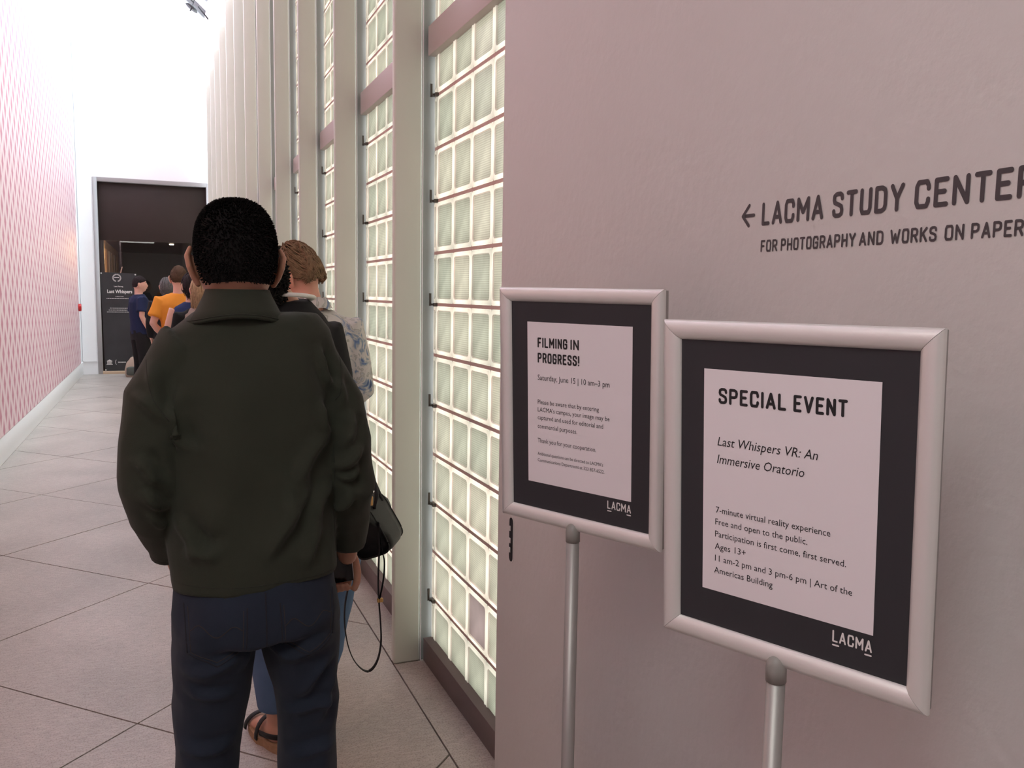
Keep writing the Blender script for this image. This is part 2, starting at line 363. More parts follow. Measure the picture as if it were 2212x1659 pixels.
    def hair(s, kind, mat, count=500, r=.0035, cap=True, grow=1.03, seed=5, label=None):
        rng = random.Random(seed); pts = hair_points(kind, s.MH, count, rng); V = []; F = []
        for q in pts:
            m_ = len(q); v, f = tube([p * s.S for p in q], [r * (1 - .7 * (i / (m_ - 1)) ** 2) for i in range(m_)], 3 if kind == 'short' else 4, up=(.3, .9, .1)); k = len(V); V += [tuple(x) for x in v]; F += [tuple(i + k for i in t) for t in f]
        if cap:
            lim = {'short': (60, 82, 116), 'wavy': (52, 70, 104), 'curly': (56, 92, 135), 'long': (58, 92, 135), 'bob': (58, 92, 135)}[kind]
            gr = {'short': grow, 'wavy': 1.02, 'curly': 1.16, 'long': 1.06, 'bob': 1.07}[kind]; c = Vector(SK['c']); R0 = Vector(SK['r']); nu, nv = 36, 16; k = len(V)
            for j in range(nv + 1):
                for i in range(nu):
                    th = 2 * math.pi * i / nu; q = abs(((th + math.pi) % (2 * math.pi)) - math.pi) / math.pi
                    mx = lim[0] + (lim[1] - lim[0]) * min(1, q * 2) if q < .5 else lim[1] + (lim[2] - lim[1]) * min(1, (q - .5) * 5)
                    ph = math.radians(mx) * j / nv; d = Vector((math.sin(ph) * math.sin(th), math.sin(ph) * math.cos(th), math.cos(ph)))
                    d = d / ((abs(d.x) ** SQ + abs(d.y) ** SQ + abs(d.z) ** SQ) ** (1 / SQ)); g_ = gr * (1 + .012 * noise.noise(d * 6)); g_ = g_ - (gr - .98) * max(0, j / nv - .8) * 4
                    V.append(tuple((s.MH @ (c + Vector((d.x * R0.x, d.y * R0.y, d.z * R0.z)) * g_)) * s.S))
            for j in range(nv):
                for i in range(nu): F.append((k + j * nu + i, k + j * nu + (i + 1) % nu, k + (j + 1) * nu + (i + 1) % nu, k + (j + 1) * nu + i))
        o = mesh_obj('hair', V, F, mat, s.root, True)
        if label: o['label'] = label
        return o
PM = {}

# ---------------------------------------------------------------- materials
def nodes(m): return m.node_tree.nodes, m.node_tree.links, m.node_tree.nodes['Principled BSDF']
M = {}
M['white_wall'] = new_mat('white_wall', (.86, .86, .88), .7, bump=.15, bscale=90)
M['near_wall'] = new_mat('near_wall', (.60, .59, .565), .75, spec=.3, bump=.35, bscale=45, detail=6, var=.03, vscale=3)
M['fin'] = new_mat('fin_paint', (.62, .64, .575), .5, bump=.06, bscale=30, var=.05, vscale=5, stretch=(1, 1, .3))
M['channel'] = new_mat('channel_paint', (.22, .215, .19), .7, bump=.2, bscale=40, stretch=(1, 1, .2))
M['beam'] = new_mat('beam_paint', (.50, .44, .41), .5, bump=.05)
M['base'] = new_mat('dark_base', (.13, .095, .09), .6, bump=.1)
M['mortar'] = new_mat('mortar', (.54, .38, .34), .9, bump=.3, bscale=200)
M['metal_dark'] = new_mat('dark_metal', (.10, .09, .08), .4, metal=.6)
M['silver'] = new_mat('silver_frame', (.80, .80, .77), .42, metal=.55, bump=.03, bscale=400)
M['board'] = new_mat('black_board', (.021, .022, .026), .55)
M['paper'] = new_mat('white_paper', (.74, .70, .72), .6, bump=.02)
M['ink'] = new_mat('black_ink', (.012, .012, .014), .6)
M['grey_ink'] = new_mat('dark_grey_paint', (.055, .045, .048), .7)
M['white_ink'] = new_mat('white_ink', (.72, .70, .68), .6)
M['pole'] = new_mat('brushed_pole', (.36, .35, .33), .45, metal=.5)
M['cone'] = new_mat('grey_plastic', (.26, .255, .235), .45)
M['brown_dark'] = new_mat('dark_brown_panel', (.030, .019, .016), .45, spec=.3, var=.2, vscale=2)
M['wood_warm'] = new_mat('warm_wood', (.45, .25, .11), .5, var=.25, vscale=6, stretch=(6, 6, .5))
M['wood_pale'] = new_mat('pale_wood', (.55, .40, .28), .5)
M['lobby_dark'] = new_mat('lobby_dark', (.030, .022, .020), .6)
M['trim_grey'] = new_mat('grey_trim', (.33, .31, .31), .5)
M['red'] = new_mat('red_plastic', (.55, .02, .02), .4)
M['banner'] = new_mat('banner_vinyl', (.030, .031, .034), .35, var=.5, vscale=3)
M['black'] = new_mat('black', (.006, .006, .007), .5)

# floor: warm grey stone slabs with fine diagonal brushing
m = M['slab'] = new_mat('stone_slab', (.5, .47, .45), .42, spec=.45)
N, L, b = nodes(m)
tc = N.new('ShaderNodeTexCoord'); mp = N.new('ShaderNodeMapping'); L.new(tc.outputs['Object'], mp.inputs[0])
mp.inputs['Rotation'].default_value = (0, 0, math.radians(20)); mp.inputs['Scale'].default_value = (2.5, 9, 1)
n1 = N.new('ShaderNodeTexNoise'); n1.inputs['Scale'].default_value = 9; n1.inputs['Detail'].default_value = 8; n1.inputs['Roughness'].default_value = .75; L.new(mp.outputs[0], n1.inputs[0])
n2 = N.new('ShaderNodeTexNoise'); n2.inputs['Scale'].default_value = 1.6; n2.inputs['Detail'].default_value = 5; L.new(tc.outputs['Object'], n2.inputs[0])
n3 = N.new('ShaderNodeTexNoise'); n3.inputs['Scale'].default_value = 170; n3.inputs['Detail'].default_value = 3; L.new(tc.outputs['Object'], n3.inputs[0])
r1 = N.new('ShaderNodeValToRGB'); r1.color_ramp.elements[0].position = .25; r1.color_ramp.elements[1].position = .75
r1.color_ramp.elements[0].color = (.29, .26, .235, 1); r1.color_ramp.elements[1].color = (.53, .475, .44, 1); L.new(n1.outputs[0], r1.inputs[0])
r2 = N.new('ShaderNodeValToRGB'); r2.color_ramp.elements[0].position = .3; r2.color_ramp.elements[1].position = .7
r2.color_ramp.elements[0].color = (.82, .81, .80, 1); r2.color_ramp.elements[1].color = (1.1, 1.08, 1.08, 1); L.new(n2.outputs[0], r2.inputs[0])
r3 = N.new('ShaderNodeValToRGB'); r3.color_ramp.elements[0].position = .34; r3.color_ramp.elements[1].position = .5
r3.color_ramp.elements[0].color = (.68, .65, .62, 1); r3.color_ramp.elements[1].color = (1, 1, 1, 1); L.new(n3.outputs[0], r3.inputs[0])
mx = N.new('ShaderNodeMix'); mx.data_type = 'RGBA'; mx.blend_type = 'MULTIPLY'; mx.inputs[0].default_value = 1; L.new(r1.outputs[0], mx.inputs[6]); L.new(r2.outputs[0], mx.inputs[7])
mx2 = N.new('ShaderNodeMix'); mx2.data_type = 'RGBA'; mx2.blend_type = 'MULTIPLY'; mx2.inputs[0].default_value = 1; L.new(mx.outputs[2], mx2.inputs[6]); L.new(r3.outputs[0], mx2.inputs[7])
L.new(mx2.outputs[2], b.inputs['Base Color'])
M['grout'] = new_mat('grout', (.13, .105, .095), .9)

# wallpaper: staggered tall lozenges in two pinks
m = M['wallpaper'] = new_mat('pink_wallpaper', (.8, .6, .65), .6)
N, L, b = nodes(m)
tc = N.new('ShaderNodeTexCoord'); sp = N.new('ShaderNodeSeparateXYZ'); L.new(tc.outputs['Object'], sp.inputs[0])
def mth(op, a, c=None, cl=False):
    n = N.new('ShaderNodeMath'); n.operation = op; n.use_clamp = cl
    for i, v in enumerate((a, c)):
        if v is None: continue
        if isinstance(v, (int, float)): n.inputs[i].default_value = v
        else: L.new(v, n.inputs[i])
    return n.outputs[0]
def lat(o_):
    u = mth('ABSOLUTE', mth('SUBTRACT', mth('FRACT', mth('ADD', mth('DIVIDE', sp.outputs[1], .28), 50 + o_)), .5)); v = mth('ABSOLUTE', mth('SUBTRACT', mth('FRACT', mth('ADD', mth('DIVIDE', mth('ADD', sp.outputs[2], mth('MULTIPLY', sp.outputs[1], .03)), .27), 50 + o_)), .5))
    return mth('ADD', mth('DIVIDE', u, .235), mth('DIVIDE', v, .44))
mask = mth('MULTIPLY', mth('SUBTRACT', 1.0, mth('MINIMUM', lat(0), lat(.5))), 3.5, True)
mx = N.new('ShaderNodeMix'); mx.data_type = 'RGBA'; L.new(mask, mx.inputs[0])
mx.inputs[6].default_value = (.88, .70, .74, 1); mx.inputs[7].default_value = (.62, .27, .36, 1)
L.new(mx.outputs[2], b.inputs['Base Color'])

# glass blocks: frosted, ribbed centre, rim colour brighter for edge-caught light, daylight behind
def glass_mat(name, col, gloss=.08, rib_shade=False):
    m = bpy.data.materials.new(name); m.use_nodes = True; nt = m.node_tree; nt.nodes.clear()
    N = nt.nodes; L = nt.links
    out = N.new('ShaderNodeOutputMaterial'); tr = N.new('ShaderNodeBsdfTranslucent'); gl = N.new('ShaderNodeBsdfGlossy'); mixs = N.new('ShaderNodeMixShader')
    gl.inputs['Roughness'].default_value = .18; mixs.inputs[0].default_value = gloss
    L.new(tr.outputs[0], mixs.inputs[1]); L.new(gl.outputs[0], mixs.inputs[2]); L.new(mixs.outputs[0], out.inputs[0])
    oi = N.new('ShaderNodeObjectInfo'); cr = N.new('ShaderNodeValToRGB'); L.new(oi.outputs['Random'], cr.inputs[0])
    e = cr.color_ramp.elements; e[0].position = 0; e[1].position = 1
    e[0].color = tuple(c * .86 for c in col[:3]) + (1,); e[1].color = (col[0] * 1.16, col[1] * 1.06, col[2] * 1.06, 1)
    last = cr.outputs[0]
    tc = N.new('ShaderNodeTexCoord')
    no = N.new('ShaderNodeTexNoise'); no.inputs['Scale'].default_value = 9; no.inputs['Detail'].default_value = 2; L.new(tc.outputs['Object'], no.inputs[0])
    mp = N.new('ShaderNodeMapRange'); L.new(no.outputs[0], mp.inputs[0]); mp.inputs[1].default_value = .3; mp.inputs[2].default_value = .7; mp.inputs[3].default_value = .85; mp.inputs[4].default_value = 1.15
    mx = N.new('ShaderNodeMix'); mx.data_type = 'RGBA'; mx.blend_type = 'MULTIPLY'; mx.inputs[0].default_value = 1
    L.new(last, mx.inputs[6]); L.new(mp.outputs[0], mx.inputs[7]); last = mx.outputs[2]
    if rib_shade:
        wv = N.new('ShaderNodeTexWave'); wv.bands_direction = 'Z'; wv.inputs['Scale'].default_value = 1 / .0078 * .159 * 2; wv.inputs['Distortion'].default_value = 0  # light and dark of the rib relief put into the colour
        L.new(tc.outputs['Object'], wv.inputs[0])
        mp2 = N.new('ShaderNodeMapRange'); L.new(wv.outputs[1], mp2.inputs[0]); mp2.inputs[3].default_value = .84; mp2.inputs[4].default_value = 1.1
        mx3 = N.new('ShaderNodeMix'); mx3.data_type = 'RGBA'; mx3.blend_type = 'MULTIPLY'; mx3.inputs[0].default_value = 1
        L.new(last, mx3.inputs[6]); L.new(mp2.outputs[0], mx3.inputs[7]); last = mx3.outputs[2]
    L.new(last, tr.inputs[0])
    return m
M['glass_face'] = glass_mat('ribbed_glass', (.071, .065, .046), rib_shade=True)
M['glass_rim'] = glass_mat('lit_rim_glass', (.205, .178, .135))  # light caught by the block edges is put into this colour
M['glass_dull'] = glass_mat('dull_pink_glass', (.050, .036, .031))
def pane_mat(name, tint, rough=0.0):
    m = bpy.data.materials.new(name); m.use_nodes = True; nt = m.node_tree; nt.nodes.clear()
    out = nt.nodes.new('ShaderNodeOutputMaterial'); t = nt.nodes.new('ShaderNodeBsdfTransparent'); g = nt.nodes.new('ShaderNodeBsdfGlossy'); mixs = nt.nodes.new('ShaderNodeMixShader')
    fr = nt.nodes.new('ShaderNodeFresnel'); fr.inputs[0].default_value = 1.45
    t.inputs[0].default_value = (*tint, 1); g.inputs['Roughness'].default_value = rough
    nt.links.new(fr.outputs[0], mixs.inputs[0]); nt.links.new(t.outputs[0], mixs.inputs[1]); nt.links.new(g.outputs[0], mixs.inputs[2]); nt.links.new(mixs.outputs[0], out.inputs[0])
    return m
M['pane'] = pane_mat('clear_pane', (.95, .97, .97)); M['door_glass'] = pane_mat('tinted_door_glass', (.80, .76, .72))

# ---------------------------------------------------------------- setting: floor
XL, XF, XG = -1.315, .87, 1.033          # pink wall face, fin front line, glass block face
FIN0, PER = 3.37, 1.24                   # first fin near face, fin spacing
fl = MB().box((XL - .1, -3, -.06), (1.2, 17.3, -.006)).obj('floor', M['grout']); tag(fl, kind='structure')
def clip(poly, a, b, c):                 # keep a*x + b*y <= c
    out = []
    for i in range(len(poly)):
        p, q = poly[i], poly[(i + 1) % len(poly)]
        dp, dq = a * p[0] + b * p[1] - c, a * q[0] + b * q[1] - c
        if dp <= 0: out.append(p)
        if (dp < 0 < dq) or (dq < 0 < dp):
            t = dp / (dp - dq); out.append((p[0] + (q[0] - p[0]) * t, p[1] + (q[1] - p[1]) * t))
    return out
S_LINES = [3.325 + 1.137 * (k) for k in range(-6, 12)]; T_LINES = [3.459 + 1.112 * k for k in range(-6, 14)]
R2 = math.sqrt(.5); g = .0035
def slab(poly):
    area = abs(sum(poly[i][0] * poly[(i + 1) % len(poly)][1] - poly[(i + 1) % len(poly)][0] * poly[i][1] for i in range(len(poly)))) / 2
    if len(poly) < 3 or area < .002: return
    k = len(poly); dz = random.uniform(-.0006, .0006)
    mb = MB().prism(poly, -.006, dz)
    mb.obj('stone_slab', M['slab'], fl)
for s0, s1 in zip(S_LINES, S_LINES[1:]):
    for t0, t1 in zip(T_LINES, T_LINES[1:]):
        a, b_, c, d = s0 + g, s1 - g, t0 + g, t1 - g
        poly = [((s - t) * R2, (s + t) * R2) for s, t in ((a, c), (b_, c), (b_, d), (a, d))]
        if sum((poly[i][0] * poly[(i + 1) % 4][1] - poly[(i + 1) % 4][0] * poly[i][1]) for i in range(4)) < 0: poly.reverse()
        for A, B, Cc in ((-1, 0, -XL), (1, 0, XF - g), (0, -1, 3), (0, 1, 17.2)):
            poly = clip(poly, A, B, Cc) if len(poly) > 2 else []
        if len(poly) > 2: slab(poly)
for k in range(-4, 12):                  # border slabs between the fins
    y0 = FIN0 - PER + .04 + PER * k + g; y1 = y0 + PER - 2 * g
    y1 = min(y1, 17.2)
    if y0 < 17.1: slab([(XF + g, y0), (XG + .05, y0), (XG + .05, y1), (XF + g, y1)])

# ---------------------------------------------------------------- walls
wl = MB().box((XL - .15, -3, 0), (XL - .012, 17.2, 8.6)).obj('wall_left', M['white_wall']); tag(wl, kind='structure')
bb = MB().box((XL - .012, -3, 0), (XL, 17.2, .235)).obj('baseboard_left', M['white_wall'], bevel=.003); tag(bb, kind='structure')
wp = MB()
wp.box((XL - .012, -3, .24), (XL + .002, 16.75, 8.5))
o = wp.obj('wallpaper', M['wallpaper'], wl)
# near wall with lettering, ends beside the first glass panel
wr = MB().box((XF, -3, 0), (XF + .32, 2.205, 6.32)).obj('wall_right', M['near_wall'], bevel=.004); tag(wr, kind='structure')
ws = MB().box((XL - .15, -3.15, 0), (1.2, -3, 8.6)).obj('wall_south', M['near_wall']); tag(ws, kind='structure')
# end wall with the doorway
YB = 17.2; DX0, DX1, DZ = -1.07, .905, 3.53
wb = MB()
wb.box((XL - .15, YB, .0), (DX0, YB + .25, 8.7)); wb.box((DX1, YB, 0), (1.3, YB + .25, 8.7)); wb.box((DX0, YB, DZ), (DX1, YB + .25, 8.7))
wb.box((XL, YB - .03, .235), (DX0 - .02, YB, 8.6))
o = wb.obj('wall_back', M['white_wall']); tag(o, kind='structure')
tr = MB().box((DX0, YB - .015, 0), (DX0 + .075, YB + .2, DZ)).box((DX1 - .06, YB - .015, 0), (DX1, YB + .2, DZ)).box((DX0 + .075, YB - .015, DZ - .07), (DX1 - .06, YB + .2, DZ)).obj('trim_1', M['trim_grey'], bevel=.004); tag(tr, kind='structure')
tag(MB().box((DX0 + .075, YB - .02, 0), (DX1 - .06, YB + .25, .05)).obj('trim_2', M['wood_pale'], bevel=.004), kind='structure')
# door unit: brown transom, side stile and tinted glass
dr = empty('door_1', ((DX0 + DX1) / 2, YB + .1, 0)); tag(dr, kind='structure')
def dpart(name, a, b, mat, bevel=0.003):
    cx, cy = (DX0 + DX1) / 2, YB + .1
    return MB().box((a[0] - cx, a[1] - cy, a[2]), (b[0] - cx, b[1] - cy, b[2])).obj(name, mat, dr, bevel=bevel)
dpart('transom_panel', (DX0 + .075, YB + .1, 2.42), (DX1 - .06, YB + .14, DZ - .07), M['brown_dark'])
dpart('side_stile', (DX0 + .075, YB + .08, .05), (DX0 + .155, YB + .14, 2.42), M['brown_dark'])
dpart('side_stile', (DX1 - .14, YB + .08, .05), (DX1 - .06, YB + .14, 2.42), M['brown_dark'])
dpart('glass_pane', (DX0 + .155, YB + .11, .05), (DX1 - .14, YB + .118, 2.42), M['door_glass'], 0)
# lobby seen through the glass
lb = MB()
lb.box((-1.6, YB + .26, -.05), (2.4, 28, 0))
tag(lb.obj('floor', M['lobby_dark']), kind='structure')
tag(MB().box((-1.6, YB + .26, 2.62), (2.4, 28, 2.7)).obj('ceiling', M['brown_dark']), kind='structure')
tag(MB().box((-1.6, 27.9, 0), (2.4, 28, 2.62)).obj('wall_lobby_back', M['lobby_dark']), kind='structure')
tag(MB().box((2.4, YB + .26, 0), (2.5, 28, 2.62)).obj('wall_lobby_right', M['lobby_dark']), kind='structure')
ll = MB().box((-1.2, YB + .26, 0), (-1.1, 28, 2.62)).obj('wall_lobby_left', M['wood_warm']); tag(ll, kind='structure')
for k in range(7):
    MB().box((-1.1, YB + 1.2 + k * 1.25, .02), (-1.07, YB + 2.2 + k * 1.25, 2.42)).obj('wood_panel', M['wood_warm'] if k % 2 == 0 else M['wood_pale'], ll, bevel=.006)
lamp('lobby_wall_washer', (-.35, YB + 1.5, 2.3), (0, math.radians(75), 0), .2, 90, (1, .62, .28), sy=2.0)
lamp('lobby_fill_lamp', (.9, YB + .7, 2.55), (0, 0, 0), .3, 5, (1, .75, .5))
dl = MB(); dl.tube([(0, 0, 0), (0, 0, -.02)], .05, 16)
o = dl.obj('ceiling_downlight', None); o.location = (.28, YB + 4.5, 2.61)
em = bpy.data.materials.new('lit_lens'); em.use_nodes = True; em.node_tree.nodes['Principled BSDF'].inputs['Emission Color'].default_value = (1, .9, .75, 1); em.node_tree.nodes['Principled BSDF'].inputs['Emission Strength'].default_value = 8
o.data.materials.append(em); tag(o, 'small round lit downlight in the dark lobby ceiling beyond the doorway', 'ceiling light')

# roof: sloping, glazed from SKY_Y0 to the end wall
def slope_z(x): return 6.223 + (.98 - x) * .913
def slab_slope(x0, x1, y0, y1, t, dz=0):
    mb = MB(); z = slope_z
    mb.add([(x0, y0, z(x0) + dz), (x1, y0, z(x1) + dz), (x1, y1, z(x1) + dz), (x0, y1, z(x0) + dz), (x0, y0, z(x0) + t + dz), (x1, y0, z(x1) + t + dz), (x1, y1, z(x1) + t + dz), (x0, y1, z(x0) + t + dz)],
           [(0, 3, 2, 1), (4, 5, 6, 7), (0, 1, 5, 4), (1, 2, 6, 5), (2, 3, 7, 6), (3, 0, 4, 7)])
    return mb
ce = slab_slope(XL - .15, 1.2, -3.15, SKY_Y0, .15).obj('ceiling', M['white_wall']); tag(ce, kind='structure')
sk = empty('window_skylight', (0, 0, 0)); tag(sk, kind='structure')
yy = SKY_Y0; k = 0
while yy < SKY_Y1 - .1:
    y2 = min(yy + PER, SKY_Y1)
    slab_slope(XL - .15, 1.2, yy, yy + .07, .16, -.02).obj('rafter', M['white_wall'], sk)
    slab_slope(XL - .1, 1.1, yy + .07, y2, .012, .1).obj('roof_pane', M['pane'], sk)
    yy = y2
slab_slope(XL - .1, 1.1, 17.12, 17.2, .14, -.03).obj('rafter', M['white_wall'], sk)  # extra rafter added to give the shadow band along the end wall
slab_slope(.86, 1.2, SKY_Y0, SKY_Y1, .1, -.04).obj('eaves_rail', M['white_wall'], sk)
for (a, b_) in ((.45, .60), (.68, .90)):
    pass
# blind rail and small round lamp in the roof corner
o = MB().tube([(.733, 16.3, 6.424), (.955, 16.3, 6.16)], .011, 8).obj('track_rail', M['black']); tag(o, 'dark slim track rail under the white skylight, upper left', 'rail')
o = MB().tube([(.40, 16.3, 6.72), (.667, 16.3, 6.477)], .011, 8).obj('track_rail', M['black']); tag(o, 'dark slim track rail partly cut off by the top edge of the photo', 'rail')
rl = empty('spot_lamp', (.62, 16.0, 6.30)); tag(rl, 'small dark disc-shaped spotlight under the skylight near the end wall', 'spotlight')
mb = MB(); mb.tube([(0, 0, -.01), (0, 0, .015), (0, 0, .03)], [.115, .09, .02], 20); o = mb.obj('shade', M['black'], rl, smooth=True); o.rotation_euler = (0, math.radians(35), 0)
o = MB().tube([(-.03, 0, -.055), (0, 0, .0)], .011, 8).obj('stem', M['black'], rl)
o = MB().tube([(0, 0, .01), (.05, 0, .16)], .006, 8).obj('rod', M['black'], rl)
# red call point at the far end of the pink wall
o = MB().tube([(0, 0, 0), (0.045, 0, 0)], .065, 20).obj('fire_bell', M['red'], smooth=False, bevel=.008); o.location = (XL + .003, 16.62, 1.22)
tag(o, 'small red round fire alarm bell at the far end of the pink wall', 'alarm')

# ---------------------------------------------------------------- glass block wall and fins
BP = .2065; ZJ4 = 1.5076; JH, JV = .013, .0045
BZ = [ZJ4 - BP * (11) + BP * k for k in range(30)]       # horizontal joint heights from the floor upwards
def block_mesh(w, h, name):
    bm_V = []; bm_F = []; mat_i = []
    def rr(hw, hh, r, n=3):
        pts = []
        for cx, cy, a0 in ((hw - r, hh - r, 0), (-hw + r, hh - r, 90), (-hw + r, -hh + r, 180), (hw - r, -hh + r, 270)):
            for k in range(n + 1):
                a = math.radians(a0 + 90 * k / n); pts.append((cx + r * math.cos(a), cy + r * math.sin(a)))
        return pts
    small = w < .09
    m1 = .006 if small else .013
    rings = [(rr(w / 2, h / 2, .004), .010), (rr(w / 2, h / 2, .004), .003), (rr(w / 2 - .003, h / 2 - .003, .006), 0.0), (rr(w / 2 - m1, h / 2 - .016, min(.014, w / 2 - m1 - .002)), 0.0), (rr(w / 2 - m1 - .003, h / 2 - .019, min(.012, w / 2 - m1 - .005)), .004)]
    n = len(rings[0][0])
    for pts, d in rings:
        for u, v in pts: bm_V.append((d, u, v))
    for r in range(len(rings) - 1):
        for k in range(n):
            bm_F.append((r * n + k, r * n + (k + 1) % n, (r + 1) * n + (k + 1) % n, (r + 1) * n + k)); mat_i.append(1)
    bm_F.append(tuple((len(rings) - 1) * n + k for k in range(n))); mat_i.append(0)
    me = bpy.data.meshes.new(name); me.from_pydata(bm_V, [], bm_F); me.materials.append(M['glass_face']); me.materials.append(M['glass_rim'])
    me.polygons.foreach_set('material_index', mat_i); me.update()
    return me
hB = BP - JH
me_full = block_mesh(BP - JV, hB, 'glass_block'); me_a = block_mesh(.04 - JV, hB, 'glass_block_far'); me_b = block_mesh(.1275 - JV, hB, 'glass_block_near')
me_dull = me_full.copy(); me_dull.materials[0] = M['glass_dull']
def panel_cols(yf):        # yf: near face of the far fin; returns (y centre, mesh)
    yA = yf - .04; cols = [(yf - .02, me_a)]
    for i in range(5): cols.append((yA - BP * (i + .5), me_full))
    cols.append((yA - BP * 5 - .0635, me_b)); return cols
NF = 12
fin_top = 6.30
for k in range(NF):
    yf = FIN0 + PER * k                  # panel k lies in front of fin k
    y_lo = yf - PER + .04
    root = empty('window_%d' % (k + 1), (XG, yf - PER / 2, 0)); tag(root, kind='structure')
    cols = panel_cols(yf); zc = [z + BP / 2 for z in BZ]
    if k < 3:
        ztop = (3.0, 3.7, 4.6)[k]
        for z in zc:
            if z > ztop: continue
            for ci, (y, me) in enumerate(cols):
                dull = (k == 0 and ci == 3 and abs(z - (ZJ4 - BP * 5.5)) < .05)
                o = bpy.data.objects.new('glass_block', me_dull if dull else me); COL.objects.link(o); o.parent = root
                o.location = (0, y - (yf - PER / 2), z)
        rest = [z for z in zc if z > ztop]
    else: rest = zc
    bmv = MB(); mi = []
    for z in rest:
        for y, me in cols:
            bmv.add([(v.co.x, v.co.y + y - (yf - PER / 2), v.co.z + z) for v in me.vertices], [tuple(p.vertices) for p in me.polygons])
            mi += [p.material_index for p in me.polygons]
    o = bmv.obj('glass_blocks', M['glass_face'], root); o.data.materials.append(M['glass_rim']); o.data.polygons.foreach_set('material_index', mi); tag(o, kind='stuff')
    mo = MB()
    for z in BZ: mo.box((.003, y_lo - (yf - PER / 2), z - JH / 2), (.06, yf - (yf - PER / 2), z + JH / 2))
    ys = [yf - .04 - BP * i - (yf - PER / 2) for i in range(6)]
    for y in ys: mo.box((.0035, y - JV / 2, 0), (.06, y + JV / 2, fin_top))
    mo.obj('mortar_joints', M['mortar'], root)
    MB().box((-.028, y_lo - (yf - PER / 2), 2.485), (.05, PER / 2, 2.60)).obj('cross_beam', M['beam'], root, bevel=.004)
    MB().box((-.035, y_lo - (yf - PER / 2), 0), (.05, PER / 2 , .10)).obj('base_kerb', M['base'], root, bevel=.003)
    for n_ in range(-12, 6):
        if n_ % 2: continue
        if k > 3: continue
        z = ZJ4 + BP * n_
        if z < .2: continue
        c = MB().box((-.016, PER / 2 - .030, z - .004), (.004, PER / 2 - .004, z + .004)).box((-.020, PER / 2 - .012, z - .006), (-.012, PER / 2 - .006, z + .045)).box((-.010, PER / 2 - .048, z - .008), (.003, PER / 2 - .028, z + .006))
        c.obj('wall_clip', M['metal_dark'], root)
me_fin = None
for k in range(0, NF):
    yf = FIN0 + PER * k
    if me_fin is None:
        f = MB().box((0, 0, 0), (.115, .042, fin_top)).obj('fin_post', M['fin'], bevel=.009, seg=3); me_fin = f.data
        ch = MB().box((.113, .010, 0), (XG - XF + .05, .034, fin_top)).obj('rear_channel', M['channel']); me_ch = ch.data
        ed = MB().box((.1145, .002, 0), (.1185, .012, fin_top)).obj('edge_bead', M['white_wall']); me_ed = ed.data
        for q in (f, ch, ed): bpy.data.objects.remove(q)
    t = empty('steel_fin', (XF, yf, 0)); tag(t, kind='structure'); t.name = 'trim_fin'
    for nm, me in (('fin_post', me_fin), ('rear_channel', me_ch), ('edge_bead', me_ed)):
        o = bpy.data.objects.new(nm, me); COL.objects.link(o); o.parent = t
o = MB().box((XG - .02, -3, fin_top), (XG + .2, 17.2, fin_top + .2)).obj('trim_header', M['white_wall']); tag(o, kind='structure')

# recessed slot with torn paint in the near wall end
sl = empty('door_pull_recess', (XF, 2.10, .888)); tag(sl, 'narrow black slot with chipped edges low on the near wall, under the smaller sign', 'wall slot')
def capsule(hw, hh, n=8, cx=0, cz=0):
    return [(cx + hw * math.cos(math.pi * k / n), cz + (hh - hw) + hw * math.sin(math.pi * k / n)) for k in range(n + 1)] + [(cx + hw * math.cos(math.pi + math.pi * k / n), cz - (hh - hw) + hw * math.sin(math.pi + math.pi * k / n)) for k in range(n + 1)]
def wall_plate(poly, x0, x1, name, mat, par):
    n = len(poly); V = [(x0, -u, v) for u, v in poly] + [(x1, -u, v) for u, v in poly]
    return mesh_obj(name, V, [tuple(range(n)), tuple(range(2 * n - 1, n - 1, -1))] + [(i, n + i, n + (i + 1) % n, (i + 1) % n) for i in range(n)], mat, par)
wall_plate(capsule(.017, .066), -.0012, .001, 'rim', M['near_wall'], sl)
wall_plate(capsule(.012, .061), -.0022, .001, 'slot', M['black'], sl)
for z, w_ in ((.030, .006), (-.004, .009), (-.030, .007)): MB().box((-.004, .002, z - .007), (-.001, .002 + w_, z + .007)).obj('paint_chip', M['near_wall'], sl, bevel=.001)

